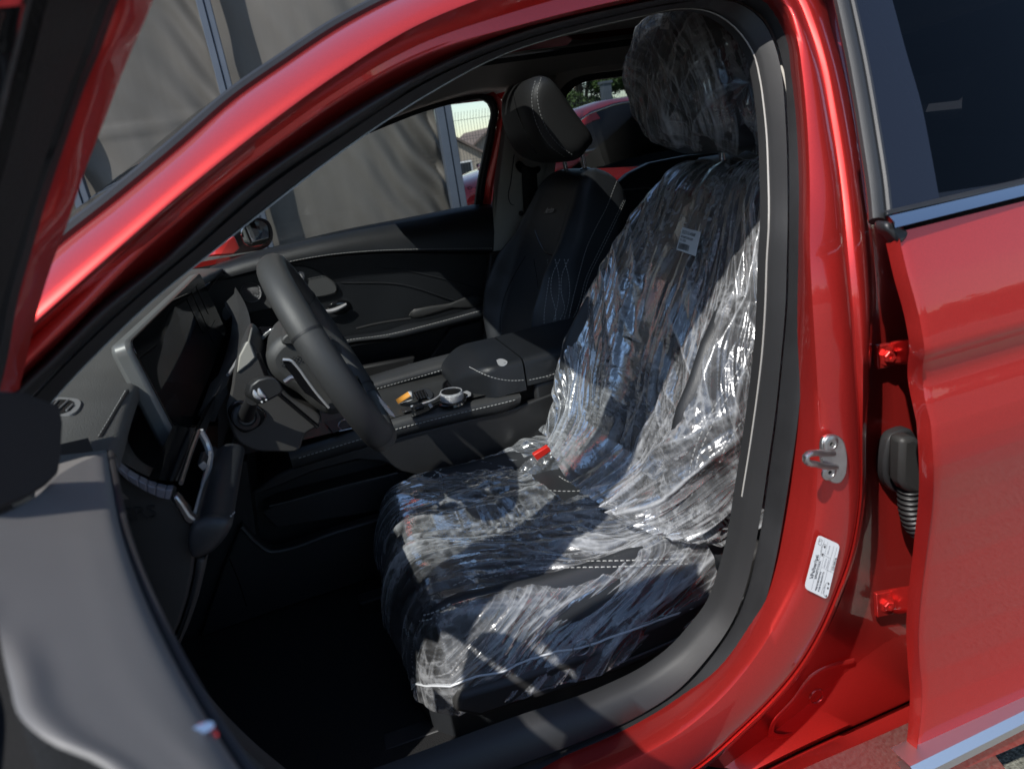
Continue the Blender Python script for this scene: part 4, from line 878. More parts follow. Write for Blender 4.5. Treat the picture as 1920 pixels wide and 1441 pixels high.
# underbody and wheels
mk('underbody', MB().box((.2, 0, .18), (4.1, 1.62, .08)), M['trim2'], car, bevel=.03)
for x in (-1.12, 1.58):
    for s_ in (-1, 1):
        wh = mk('wheel', MB().lathe((x, s_*.80, .325), (0, s_, 0), [(.20, -.1), (.30, -.11), (.325, -.08), (.325, .08), (.30, .11), (.215, .115)], 36), M['rubber'], car)
        mk('rim', MB().lathe((x, s_*.80, .325), (0, s_, 0), [(.21, .10), (.20, .06), (.06, .085), (.05, .10)], 10), M['brush'], wh)

mk('rear_quarter_trim', MB().grid([[V3(x, .75, .3) for x in (1.5, 1.9, 2.3)], [V3(x, .75, .98) for x in (1.5, 1.9, 2.3)], [V3(x, .60, 1.29) for x in (1.58, 1.9, 2.3)]]), M['trim2'], car)
# ================================================================== dashboard
def YP(pts, y): return px_ax(pts, 1, y)
def sweepY(profile, ys, m, name, parent, smooth=50, dz=None):
    """profile: world points on one Y plane, swept across the car"""
    return mk(name, MB().grid([[V3(p.x, y, p.z) for p in profile] for y in ys]), m, parent, smooth=smooth)
# upper skin
fe = cr([P(a, b, 2, z) for a, b, z in ((206, 834, .915), (222, 778, .918), (247, 715, .92), (276, 662, .925))]+[V3(-.262, -.20, .925), V3(-.27, .1, .925), V3(-.26, .45, .92), V3(-.235, .70, .91)], 44)
fe = [V3(p.x, -.745, p.z) if i == 0 else p for i, p in enumerate(fe)]
bk = [V3(-.80-.12*(1-(p.y/.75)**2), p.y, .955) for p in fe]
rows = [bk]+[[b.lerp(f, t)+V3(0, 0, .012*math.sin(t*3.1)) for b, f in zip(bk, fe)] for t in (.2, .4, .6, .8, .92)]+[fe, [p+V3(.006, 0, -.006) for p in fe], [p+V3(.004, 0, -.02) for p in fe]]
dash = mk('dashboard', MB().grid(rows), M['dash'], car, smooth=60)
rows_e = [[V3(r[0].x, -.745, r[0].z) for r in rows[:-2]], [V3(r[0].x, -.752, r[0].z-.010) for r in rows[:-2]], [V3(r[0].x, -.748, r[0].z-.04) for r in rows[:-2]], [V3(r[0].x, -.735, r[0].z-.055) for r in rows[:-2]]]
mk('dash_end', MB().grid(rows_e), M['dash'], dash, smooth=60)
bvt = bvh_of(dash)
st = MB()
sm = project(bvt, [(239, 733), (225, 757), (206, 790), (188, 820)], 40, .0005)
stitches(st, project(bvt, [(236, 733), (222, 757), (203, 790), (185, 820)], 50, .0004), .006, .003, .0008)
mk('dash_seam', MB().tube([p for p, n in sm], .0018, 6), M['trim2'], dash)
M['bezel2'] = mat('vent_silver', (.30, .30, .30), .35, metal=.3)
# defroster outlet
dv = [(86, 779), (100, 752), (135, 750), (147, 752), (153, 757), (151, 766), (140, 778), (118, 781)]
q = [bvt.ray_cast(CAM, ray(a, b)) for a, b in cr2(dv, 36, True)]; q = [h[0]+V3(0, 0, .0004) for h in q if h[0]]
o_ = mk('defroster_vent', MB().prism(q, (0, 0, .0022)), M['bezel2'], dash, smooth=20)
def topp(pts, h, n=20): return [hh[0]+V3(0, 0, h) for hh in (bvt.ray_cast(CAM, ray(a, b)) for a, b in cr2(pts, n, True)) if hh[0]]
mk('vent_opening', MB().prism(topp([(90, 776), (104, 756), (132, 755), (140, 757), (139, 767), (127, 777)], .0028), (0, 0, .0004)), M['gloss'], o_, smooth=0)
for a, b in (((96, 774), (112, 756)), ((110, 776), (131, 756)), ((127, 776), (139, 764))):
    h = [bvt.ray_cast(CAM, ray(*c))[0]+V3(0, 0, .0042) for c in (a, b)]; mk('vent_slat', MB().tube(h, .0011, 6), M['bezel2'], o_)
# dash face: concave black panel, then the ledge over the outlet
Y0 = -.70
strip_top = cr(YP([(207, 846), (222, 861), (240, 877), (262, 890), (283, 900), (306, 907), (326, 909)], Y0), 24)
face = [fe[2]+V3(.004, 0, -.02)]+[V3(p.x-.004, 0, p.z+.004) for p in strip_top]
ysw = [-.692, -.55, -.4, -.2, 0, .2, .45, .70]
fprof = [V3(-.229, 0, .905)]+face[1:]
mk('dash_face', MB().grid([[V3(p.x-float(np.interp(y, [-.70, -.66, -.60, -.52, -.4], [0, .008, .045, .095, .12]))*(k/24), y, p.z-float(np.interp(y, [-.7, -.6, -.5], [0, .01, .02]))*(k/24)) for k, p in enumerate(fprof)] for y in (-.692, -.675, -.66, -.64, -.62, -.60, -.57, -.54, -.5, -.45, -.3, 0, .3, .70)]), M['trim2'], dash, smooth=60)
lg = YP([(303, 897), (326, 907), (333, 905), (336, 910)], Y0)
sweepY([V3(lg[1].x-.020, 0, lg[1].z+.012)]+[V3(p.x, 0, p.z+.003) for p in lg[1:]], [-.70, -.6, -.545, -.54], M['gloss'], 'outlet_ledge', dash)
# ribbed satin strip closing the end of the panel
bot = cr(YP([(216, 862), (232, 880), (250, 896), (270, 908), (292, 919), (308, 925), (322, 927)], Y0), 24)
segs = [(0, 5), (5, 8), (8, 12), (12, 15), (15, 18), (18, 21), (21, 23)]
M['violet'] = mat('satin_grey_trim', (.17, .165, .19), .38, metal=.2)
sst = None
for a, b in segs:
    loop = [strip_top[i].lerp(strip_top[min(i+1, 23)], .12 if i == a else 0) for i in range(a, b+1)]+[bot[i].lerp(bot[max(i-1, 0)], .0) for i in range(b, a-1, -1)]
    o = mk('strip_rib', MB().prism(loop, (0, -.012, 0)), M['violet'], dash, bevel=.0009)
en = YP([(325, 925), (334, 918), (347, 935), (360, 956), (372, 965), (368, 972), (356, 974), (348, 968), (338, 950)], Y0)
mk('outlet_end_trim', MB().prism(en, (0, -.012, 0)), M['brush'], dash, bevel=.003)
# side outlet: dark mouth, slats, chrome frame
va, vb = YP([(333, 906), (361, 966)], Y0)
far = -.545
def vent(u, w, h=0):   # u along Y 0..1, w across 0..1
    n = V3(-(vb.z-va.z), 0, vb.x-va.x).normalized()
    if n.x < 0: n = -n
    return V3(va.x+(vb.x-va.x)*w, Y0+(far-Y0)*u, va.z+(vb.z-va.z)*w)+n*h
vt = mk('side_outlet', MB().grid([[vent(0, 0), vent(1, 0)], [vent(0, 0, -.03), vent(1, 0, -.03)], [vent(0, 1, -.03), vent(1, 1, -.03)], [vent(0, 1), vent(1, 1)]]).grid([[vent(1.0, 0), vent(1.0, 1)], [vent(1.0, 0, -.03), vent(1.0, 1, -.03)]]), M['gloss'], dash, smooth=0)
fr = [vent(.02, .98, .002), vent(.5, .98, .002), vent(.88, .96, .003), vent(1.0, .80, .004), vent(1.03, .45, .004), vent(1.02, .05, .003)]
mk('outlet_frame', MB().tube(cr(fr, 40), [.0018+.0028*min(1, max(0, (i-14)/12)) for i in range(40)], 8), M['silver'], vt)
mk('outlet_frame', MB().tube([vent(0, .02, .003), vent(.5, .0, .003), vent(1.0, .02, .003)], .0022, 8), M['brush'], vt)
for w in (.36, .66): mk('outlet_slat', MB().prism([vent(.0, w, -.012), vent(.96, w, -.012), vent(.96, w+.05, -.004), vent(0, w+.05, -.004)], V3(.001, 0, .002)), M['gloss'], vt)
for u in (.80, .9): mk('outlet_vane', MB().tube(cr([vent(u, .12, -.012), vent(u+.03, .2, -.010), vent(u, .3, -.012), vent(u+.02, .45, -.014)], 14), .0012, 6), M['trim'], vt)
tb = [vent(.50, .36, .004), vent(.74, .36, .004), vent(.76, .62, .004), vent(.58, .66, .004)]
tab = mk('outlet_tab', MB().prism(tb, vent(0, 0, .006)-vent(0, 0, 0)), M['trim'], vt, bevel=.0015)
mk('tab_accent', MB().prism([vent(.47, .38, .006), vent(.52, .38, .0105), vent(.58, .64, .0105), vent(.53, .66, .006)], V3(.0015, 0, .001)), M['silver'], tab, bevel=.0006)
# padded knee bolster
pp = YP([(362, 968), (368, 973), (390, 962), (415, 960), (433, 966), (437, 975), (420, 995), (395, 1020)], Y0)
def sw(y):
    t = (y-Y0)/(.19); return [V3(p.x+.003*t, y, p.z+.004*t) for p in pp]
rows = []
for y in (-.712, -.708, -.695, -.65, -.60, -.56, -.52, -.512, -.51):
    s = .90 if y in (-.712, -.51) else 1
    c = sum(sw(y), Vector())/len(pp); rows.append([c+(p-c)*s for p in cr(sw(y), 22)])
bol = mk('knee_bolster', MB().grid(rows), M['leather'], dash, smooth=60)
bvk = bvh_of(bol)
stitches(st, project(bvk, [(503, 845), (490, 872), (468, 915), (450, 945), (437, 962), (431, 969)], 60, .0005), .005, .0028, .0007)
mk('stitching', st, M['thread'], dash, smooth=0, kind='stuff', recalc=False)
ec = YP([(367, 975), (385, 968), (410, 966), (432, 972), (433, 985), (415, 1015), (395, 1033), (367, 1043)], -.712)
mk('bolster_end', MB().pillow(cr(ec, 30, True), (0, -1, 0), .010, 5), M['leather'], bol)
# end cover of the dashboard and its lower edge
ep = YP([(205, 850), (218, 868), (238, 890), (262, 908), (292, 925), (322, 931), (340, 956), (356, 976), (365, 980), (365, 1045), (362, 1075), (352, 1120), (338, 1165), (318, 1210), (300, 1245), (280, 1270), (230, 1180), (200, 1000)], -.705)
endc = mk('dash_end_cover', MB().prism(ep, (0, .03, 0)), M['trim'], dash, bevel=.005)
le = YP([(367, 1047), (386, 1049), (383, 1075), (372, 1120), (355, 1170), (335, 1215), (322, 1248), (304, 1250), (322, 1212), (340, 1168), (354, 1122), (364, 1078)], -.705)
mk('lower_edge_trim', MB().prism(le, (0, .10, 0)), M['trim'], dash, bevel=.004)
xd = (P(300, 960, 1, -.706)-P(240, 968, 1, -.706)); yd3 = V3(0, 0, 1)
text('embossed_mark', 'SRS', .020, P(233, 978, 1, -.7065), xd, yd3, M['trim2'], endc, thick=.0006)
# lower dash, under the column, and the foot well side
sweepY(YP([(395, 1020), (380, 1060), (340, 1170)], Y0), [-.70, -.5, -.25, -.12], M['trim2'], 'lower_dash', dash)
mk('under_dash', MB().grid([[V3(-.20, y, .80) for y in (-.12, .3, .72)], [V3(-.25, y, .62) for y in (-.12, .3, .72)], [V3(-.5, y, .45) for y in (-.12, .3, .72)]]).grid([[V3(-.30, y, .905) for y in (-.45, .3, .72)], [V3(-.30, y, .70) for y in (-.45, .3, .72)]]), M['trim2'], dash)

# ------------------------------------------------------------------ double screen
ys_, ye_ = -.525, .17
A_, B_ = P(240, 640, 1, ys_), P(343, 842, 1, ys_); Cc = P(374, 510, 1, ye_); Dd = Cc+(B_-A_)*.92
Dn = P(452, 606, 1, ye_+.0)
def rounded(c, r=.016, k=6):
    L = []
    for i in range(len(c)):
        p, a, b = c[i], c[i-1], c[(i+1) % len(c)]; d1, d2 = (a-p).normalized()*r, (b-p).normalized()*r
        for t in np.linspace(0, 1, k): L.append(p+d1*(1-t)**2+d2*t*t)
    return L
nS = (B_-A_).cross(Cc-A_).normalized()
if nS.x < 0: nS = -nS
sc = rounded([A_, Cc, Dd, B_]); ctr_s = sum(sc, Vector())/len(sc)
M['bezel'] = mat('bezel_grey', (.19, .195, .19), .4, metal=.25)
scr = mk('display_screen', MB().prism([p-nS*.024 for p in sc], nS*.0235), M['bezel'], dash, bevel=.006)
ins = [ctr_s+(p-ctr_s)*.985 for p in sc]
mk('display_glass', MB().prism([p-nS*.001 for p in ins], nS*.0022), mat('display_black', (.004, .004, .005), .035, spec=.7), scr, bevel=.0008, smooth=20)
# faint unlit tiles and gauges on the near dark glass
def SC(u, v, h=.0018): return A_+(Cc-A_)*u+(B_-A_)*v+nS*h
tile = mat('dim_display', (.016, .017, .018), .12)
for u0, v0, u1, v1 in ((.62, .12, .70, .58), (.72, .10, .80, .58), (.82, .10, .88, .5), (.70, .64, .90, .80)):
    mk('display_tile', MB().prism(rounded([SC(u0, v0), SC(u1, v0), SC(u1, v1), SC(u0, v1)], .006, 4), nS*.0002), tile, scr, smooth=0)
mk('screen_mount', MB().prism([p-nS*.03 for p in [SC(.05, .35), SC(.3, .35), SC(.3, .7), SC(.05, .7)]], -nS*.08), M['trim'], scr, bevel=.01)
# ledge under the screens, curling up at its far end
L0 = [SC(u, 1.04, .006) for u in np.linspace(.10, 1.0, 20)]
rows = []
fr_ = [P(a, b, 1, y) for a, b, y in ((404, 742, -.40), (420, 716, -.34), (440, 688, -.28), (457, 660, -.22), (468, 630, -.15), (470, 606, -.08), (462, 575, .0), (452, 555, .06), (441, 538, .10))]
fr_ = cr(fr_, 20)
rows = [[p for p in L0], [p.lerp(q, .12)+V3(0, 0, .006) for p, q in zip(L0, fr_)], [p.lerp(q, .6)+V3(0, 0, .008) for p, q in zip(L0, fr_)], [p.lerp(q, .93)+V3(0, 0, .003) for p, q in zip(L0, fr_)], fr_, [p+V3(-.004, 0, -.012) for p in fr_], [p+V3(-.03, .01, -.03) for p in fr_]]
led = mk('screen_ledge', MB().grid(rows), M['leather2'], dash, smooth=50)
mk('ledge_front', MB().grid([[fr_[0], fr_[0]+V3(-.004, 0, -.012)], [L0[0], L0[0]+V3(0, 0, -.02)]]), M['leather2'], led)
mk('ledge_trim', MB().tube([P(a, b, 1, y) for a, b, y in ((428, 703, -.345), (436, 692, -.32), (446, 675, -.29))], .003, 8), M['silver'], led)
mk('ledge_well', MB().prism(YP([(372, 777), (403, 745), (425, 722), (428, 735), (410, 770), (403, 790), (385, 790)], -.40), (0, .16, 0)), M['trim2'], led)

# ================================================================== steering column and wheel
ax_ = V3(math.cos(R(20)), 0, math.sin(R(20))); wc_ = V3(.003, -.37, .861)
colp = [(447, 664), (464, 638), (480, 655), (500, 690), (540, 740), (602, 793), (592, 803), (572, 815), (560, 845), (520, 848), (470, 843), (445, 828), (430, 795), (424, 770), (432, 735)]
shroud = mk('column_shroud', MB().prism(cr(YP(colp, -.435), 60, True), (0, .13, 0)), mat('shroud_plastic', (.048, .046, .044), .5, bump=(1600, .35, .0005), var=.15), dash, bevel=.014)
M['cream'] = mat('pale_bracket', (.42, .40, .35), .6)
mk('column_cover', MB().prism(YP([(444, 700), (448, 668), (462, 641), (468, 641), (480, 670), (466, 684)], -.4375), (0, .10, 0)), M['cream'], shroud, bevel=.003)
mk('shroud_gap', MB().tube(YP([(484, 662), (498, 700), (522, 738), (560, 770), (596, 800)], -.4365), .003, 6), M['gloss'], shroud)
# stalk well
w = [(428, 765), (445, 750), (468, 752), (492, 765), (500, 776), (492, 792), (472, 806), (458, 810), (444, 802), (432, 785)]
well = mk('stalk_well', MB().prism(cr(YP(w, -.437), 36, True), (0, -.004, 0)), M['gloss'], shroud, bevel=.002)
mk('stalk_boot', MB().lathe(P(462, 781, 1, -.441), (.3, -1, .2), [(.020, 0), (.018, .004), (.013, .006), (.011, .004)], 24), M['rubber'], well)
stem = [P(462, 778, 1, -.45), P(466, 765, 1, -.475), P(474, 748, 1, -.495)]
stk = mk('indicator_stalk', MB().tube(stem, [.011, .0095, .009], 12), M['trim2'], shroud)
hd = [(465, 738), (470, 722), (484, 711), (503, 706), (516, 707), (526, 718), (533, 730), (527, 739), (507, 750), (492, 758), (484, 756), (468, 745)]
head = mk('stalk_head', MB().prism(YP(hd, -.515), (-.008, .026, -.004)), mat('satin_black', (.02, .02, .02), .42), stk, bevel=.0028, smooth=18)
for k in (0, 1):
    mk('stalk_switch', MB().tube(cr(YP([(476+k*9, 731-k*3), (480+k*9, 741-k*3), (489+k*9, 748-k*3)], -.516), 12), [.0012+.0022*math.sin(i/11*3.14) for i in range(12)], 8), M['silver'], head)
    mk('stalk_mark', MB().lathe(P(491+k*8, 753-k*4, 1, -.5155), (0, -1, 0), [(.0014, 0), (.0012, .0006)], 10), M['white'], head)
rs_ = [(480, 650), (484, 640), (491, 629), (502, 620), (514, 613), (524, 619), (529, 629), (526, 638), (512, 650), (499, 663), (488, 658)]
wst = mk('wiper_stalk', MB().prism(cr(YP(rs_, -.325), 36, True), (-.02, .03, 0)), M['gloss'], shroud, bevel=.003)
cap = [(480, 650), (484, 640), (491, 629), (502, 620), (514, 613), (516, 616), (503, 627), (493, 638), (487, 652)]
mk('stalk_cap', MB().prism(YP(cap, -.327), (0, -.003, 0)), M['bezel'], wst, bevel=.001)
mk('stalk_ring', MB().tube(YP([(500, 640), (506, 648), (512, 648)], -.3265), .0035, 8), M['brush'], wst)
for s, a, b in (('MIST', 500, 655), ('INT', 507, 634), ('O', 517, 622)): text('stalk_print', s, .0065, P(a, b, 1, -.3262), P(515, 625, 1, -.326)-P(497, 646, 1, -.326), V3(-.5, 0, .6), M['white'], wst)
# wheel
e1 = V3(0, 1, 0); e2 = ax_.cross(e1); e2 = -e2 if e2.z < 0 else e2
def WH(a, r, h=0):
    c, s = math.cos(a), math.sin(a); x, y = r*c, r*s
    if y < -.78*r: y = -.78*r-(y+.78*r)*-.12
    return wc_+e1*x+e2*y+ax_*h
RIM, NT = .1535, 120
path = [WH(2*math.pi*k/NT, RIM) for k in range(NT)]
def rimmesh(a0, a1, n, rr):
    m = MB(); rows = []
    for k in range(n):
        a = a0+(a1-a0)*k/(n-1); p = WH(a, RIM); t = (WH(a+.01, RIM)-WH(a-.01, RIM)).normalized(); o = t.cross(ax_).normalized()
        rows.append([p+ax_*(rr*1.22*math.cos(j*6.2832/18))+o*(rr*1.05*math.sin(j*6.2832/18)) for j in range(18)])
    return m.grid(rows, cv=True)
M['wheel'] = mat('wheel_leather', (.058, .058, .056), .48, bump=(1500, .3, .0004), vor=True)
wheel = mk('steering_wheel', rimmesh(0, 2*math.pi, 140, .0172), M['wheel'], car, smooth=80)
mk('grip_leather', rimmesh(R(152), R(222), 40, .0178), mat('grip_leather', (.052, .052, .051), .5, bump=(1400, .5, .0004), vor=True), wheel, smooth=80)
mk('grip_leather', rimmesh(R(-42), R(28), 40, .0178), M['wheel'], wheel, smooth=80)
for a in (152, 222, -42, 28):
    mk('rim_seam', rimmesh(R(a-.6), R(a+.6), 3, .0183), M['rubber'], wheel, smooth=80)
hubp = [(498, 668), (508, 650), (526, 634), (546, 630), (575, 648), (610, 690), (648, 740), (645, 775), (620, 782), (590, 768), (560, 742), (528, 722), (505, 700)]
hub = mk('wheel_hub', MB().prism(cr(YP(hubp, -.445), 50, True), (0, .15, 0)), M['wheel'], wheel, bevel=.018)
mk('hub_flap', MB().prism(cr(YP([(527, 640), (532, 631), (545, 624), (560, 630), (563, 643), (545, 647), (530, 645)], -.452), 24, True), (0, .08, 0)), M['wheel'], hub, bevel=.003)
# perforated band on the hub back
mb = MB()
pr = MB()
for i in range(9):
    for j in range(2):
        c = P(524+i*7+j*2.5, 684-i*1.9+j*7-4, 1, -.4465); r = .0028
        mb.tube([c+V3(r, 0, 0), c+V3(0, 0, r*.9), c+V3(-r, 0, 0), c+V3(0, 0, -r*.9)], .0004, 4, closed=True)
mk('hub_stitch', mb, M['gloss'], hub, kind='stuff', recalc=False)
mk('pad_front', MB().pillow([wc_-ax_*.006+e1*(.075*math.cos(a))+e2*(.06*math.sin(a)) for a in np.linspace(0, 6.283, 29)[:-1]], ax_, .016, 6), M['leather2'], wheel)
for a0, nm in ((185, 0), (-5, 1), (270, 2)):
    for da in (0,):
        a = R(a0); t = [WH(a, .06, .008), WH(a, .11, .004), WH(a, RIM, 0)]
        mk('spoke', MB().tube(cr(t, 12), [.014-.0003*i for i in range(12)], 12, flat=.45, up=ax_), M['gloss'] if nm == 2 else M['trim2'], wheel)
sp = YP([(706, 738), (715, 748), (738, 775), (742, 783), (730, 778), (712, 755)], -.42)
mk('spoke_trim', MB().prism(sp, (0, .012, 0)), M['silver'], wheel, bevel=.001)
pdl = [(529, 675), (536, 672), (544, 675), (556, 686), (572, 708), (592, 735), (612, 757), (618, 763), (616, 766), (600, 757), (585, 745), (572, 737), (560, 722), (548, 704), (536, 690)]
pad_ = mk('shift_paddle', MB().prism(YP(pdl, -.492), (.0, .006, 0)), M['gloss'], wheel, bevel=.0012)
mk('paddle_edge', MB().tube(cr(YP([(530, 674), (544, 675), (558, 688), (574, 710), (594, 737), (617, 764)], -.493), 24), .0020, 8), M['silver'], pad_)
mk('paddle_arm', MB().tube(YP([(534, 716), (545, 708), (556, 706)], -.478), .0035, 8), M['brush'], pad_)
# ================================================================== centre console
YN = -.10
con = mk('center_console', MB().prism(YP([(385, 1190), (452, 985), (485, 927), (520, 890), (560, 872), (640, 850), (760, 815), (960, 768), (985, 757), (1100, 700), (1300, 640), (1300, 800), (1000, 900), (760, 868), (752, 882), (720, 866), (670, 862), (595, 882), (485, 927), (470, 960), (482, 1017), (507, 1035), (532, 1032), (620, 1002), (720, 972), (1100, 900), (1100, 1080), (690, 1085), (520, 1140)], YN) if 0 else YP([(470, 925), (520, 890), (560, 872), (640, 850), (760, 815), (960, 766), (985, 757), (1100, 712), (1300, 650), (1300, 830), (1000, 890), (820, 900), (752, 884), (720, 866), (670, 862), (595, 882), (485, 927)], YN), (0, .03, 0)), M['trim2'], car, bevel=.004)
mk('lower_side', MB().prism(YP([(375, 1195), (420, 1060), (452, 985), (482, 1017), (507, 1033), (532, 1030), (620, 1000), (720, 970), (1000, 890), (1000, 1000), (690, 1086), (520, 1143)], YN-.004), (0, .03, 0)), M['trim2'], con, bevel=.004)
mk('tray_rim', MB().tube(cr(YP([(452, 987), (482, 1018), (507, 1034), (532, 1031), (620, 1001), (720, 971), (850, 935)], YN-.006), 40), .0045, 8), M['trim'], con)
mk('tray_ridge', MB().tube(cr(YP([(505, 948), (520, 945), (620, 917), (745, 886)], YN+.005), 20), .002, 8), M['trim'], con)
mk('tray_back', MB().prism(YP([(430, 1010), (480, 910), (760, 840), (900, 870), (800, 1000), (520, 1060)], YN+.09), (0, .01, 0)), M['trim2'], con)
mk('tray_shelf', MB().prism(YP([(490, 960), (520, 945), (745, 886), (900, 860), (900, 900), (700, 960), (520, 990)], YN+.03), (0, .06, 0)), M['trim2'], con, bevel=.003)
mk('tunnel_front', MB().prism([V3(-.62, YN+.02, .28), V3(-.25, YN+.02, .28), V3(-.2, YN+.02, .62), V3(-.62, YN+.02, .75)], (0, .2, 0)), M['trim2'], con)
panel_line = cr(YP([(430, 1047), (448, 1090), (462, 1135)], YN-.0045), 12)
mk('panel_gap', MB().tube(panel_line, .0012, 6), M['gloss'], con)
# near padded rail
r0 = cr(YP([(540, 842), (620, 817), (700, 792), (770, 771), (870, 750), (955, 735), (971, 733)], YN+.018), 50)
r1 = cr(YP([(540, 846), (620, 822), (700, 798), (770, 777), (870, 756), (955, 740), (974, 737)], YN-.002), 50)
r2 = cr(YP([(545, 862), (620, 840), (700, 816), (770, 797), (870, 772), (955, 752), (977, 744)], YN-.012), 50)
r3 = cr(YP([(550, 880), (620, 858), (700, 834), (770, 813), (870, 788), (955, 768), (974, 758)], YN-.004), 50)
rail_ = mk('near_rail', MB().grid([[p+V3(0, .03, -.004) for p in r0], r0, mid(r0, r1, .5, 0), r1, mid(r1, r2, .5, -.004), r2, mid(r2, r3, .6, -.003), r3, [p+V3(0, .02, 0) for p in r3]]), M['leather2'], con, smooth=60)
st = MB(); bvr = bvh_of(rail_)
stitches(st, project(bvr, [(560, 858), (620, 840), (700, 816), (770, 797), (870, 772), (955, 752), (966, 749)], 90, .0005), .0055, .0025, .0009)
# deck
zd = .640
dk = [(590, 838), (640, 800), (700, 752), (760, 728), (880, 690), (905, 703), (940, 716), (972, 734), (870, 752), (770, 773), (620, 819)]
deck = mk('console_deck', MB().grid([[V3(x, y, zd+.004*abs(y)) for y in np.linspace(-.095, .14, 8)] for x in np.linspace(-.24, .42, 12)]), mat('deck_trim', (.034, .034, .033), .36, bump=(300, .15, .0006), var=.2, vscale=22), con)
def DK(pts, h=0): return [P(a, b, 2, zd+.002+h) for a, b in pts]
def dplate(pts, h, th, m, name, parent=deck, bev=.0012, rnd=0):
    q = DK(pts, h); q = cr(q, rnd, True) if rnd else q; return mk(name, MB().prism(q, (0, 0, th)), m, parent, bevel=bev)
# far padded rail
f0 = cr(px_ax([(560, 742), (640, 722), (705, 701), (790, 676), (870, 655), (880, 652)], 1, .15), 40); f1 = cr(px_ax([(560, 752), (640, 732), (712, 712), (790, 690), (868, 668), (880, 664)], 1, .115), 40)
f2 = cr(px_ax([(560, 764), (640, 744), (720, 724), (800, 702), (850, 690), (880, 689)], 1, .105), 40); f3 = cr(px_ax([(560, 780), (640, 760), (722, 736), (800, 712), (860, 698), (885, 694)], 1, .115), 40)
fr2 = mk('far_rail', MB().grid([[p+V3(0, .03, -.03) for p in f0], f0, mid(f0, f1, .5, 0), f1, mid(f1, f2, .5, -.004), f2, f3, [p+V3(0, .02, 0) for p in f3]]), M['leather2'], con, smooth=60)
stitches(st, project(bvh_of(fr2), [(700, 730), (725, 723), (800, 702), (850, 689), (878, 688)], 60, .0006), .0055, .0025, .001)
# arm rest: padded nose and lid
def armbox(x0, x1, y0, y1, z0, z1, name, nose=False, lean=0):
    rows = []
    for k in range(13):
        t = k/12; x = x0+(x1-x0)*t; q = 1.0
        if nose: q = 1-.62*max(0, 1-t/.55)**2.2
        zz1 = z0+(z1-z0)*q+lean*t; yy1 = y1; L = []
        r = min(.016, (zz1-z0)*.45)
        yy0 = y0+(.085*max(0, 1-t/.5)**1.6 if nose else 0)
        for a in np.linspace(0, math.pi/2, 5): L.append(V3(x, yy0+r-r*math.cos(a), zz1-r+r*math.sin(a)))
        for a in np.linspace(0, math.pi/2, 5): L.append(V3(x, yy1-r+r*math.sin(a), zz1-r+r*math.cos(a)))
        L = [V3(x, yy0, z0)]+L+[V3(x, yy1, z0)]; rows.append(L)
    mb = MB().grid(rows); mb.fan(rows[0]); mb.fan(rows[-1]); return mk(name, mb, M['leather3'], con, smooth=60)
nose = armbox(.235, .372, -.104, .125, .632, .700, 'armrest_nose', True)
lid = armbox(.376, .80, -.102, .125, .640, .700, 'armrest_lid', False, .012)
bx = MB().box((.60, .012, .52), (.42, .218, .24)); mk('storage_box', bx, M['trim2'], con, bevel=.01)
bvn = bvh_of(nose, lid)
stitches(st, project(bvn, [(880, 688), (905, 700), (930, 709), (958, 713), (985, 712)], 40, .0006), .005, .0025, .0008)
stitches(st, project(bvn, [(992, 712), (1020, 706), (1050, 697)], 30, .0006), .005, .0025, .0008)
mk('stitching', st, M['thread'], con, smooth=0, kind='stuff', recalc=False)
bd = [h[0] for h in project(bvn, [(931, 677), (934, 675), (940, 674), (947, 676), (952, 680), (949, 684), (942, 687), (935, 685), (931, 677)], 20, .001)]
o_ = mk('emblem', MB().prism(bd, (0, 0, .0012)), M['silver'], nose)
# rotary selector, buttons, tray
kc = P(847, 743, 2, zd+.016)
ped = mk('selector_plinth', MB().lathe(V3(kc.x, kc.y, zd+.002), (0, 0, 1), [(.030, 0), (.029, .004), (.026, .006)], 32), M['gloss'], deck)
mb = MB(); prof = [(.0235, -.006), (.0245, -.004), (.0245, .008), (.0225, .011), (.0205, .0105)]
kn = mk('selector_knob', MB().lathe(kc, (.05, -.05, 1), prof, 40, caps=False), mat('knurled_metal', (.62, .62, .63), .25, metal=.45, bump=(900, .9, .0015), vor=True), ped, smooth=30)
mk('knob_top', MB().lathe(kc, (.05, -.05, 1), [(.0207, .010), (.014, .0094), (.0005, .009)], 32), M['gloss'], kn)
mk('knob_ring', MB().lathe(kc, (.05, -.05, 1), [(.0225, .0108), (.0225, .0118), (.0205, .0118), (.0205, .0108)], 40, caps=False), M['silver'], kn)
dplate([(825, 762), (858, 757), (885, 742), (884, 736), (876, 735), (850, 740), (838, 752), (822, 757)], .002, .002, M['gloss'], 'selector_base')
dplate([(868, 736), (876, 733), (884, 737), (883, 742), (874, 746), (878, 740)], .005, .002, M['silver'], 'selector_accent')
dplate([(770, 776), (800, 764), (830, 748), (832, 752), (812, 764), (810, 768), (790, 777), (772, 783)], .001, .0015, M['gloss'], 'switch_panel')
for k, s in enumerate(('P', 'A')):
    a = 752+k*22; bt = dplate([(a, 768-k*6), (a+18, 763-k*6), (a+21, 770-k*6), (a+3, 775-k*6)], .003, .003, M['trim2'], 'console_button')
    text('button_mark', s, .006, P(a+8, 772-k*6, 2, zd+.0085), (1, 0, 0), (0, 1, 0), M['lgrey'], bt)
dplate([(803, 760), (809, 758), (812, 763), (806, 766)], .003, .004, M['silver'], 'drive_mode_switch')
mk('deck_accent', MB().tube(cr(DK([(770, 762), (790, 757), (815, 748), (828, 738)], .003), 12), .0022, 8), M['silver'], deck)
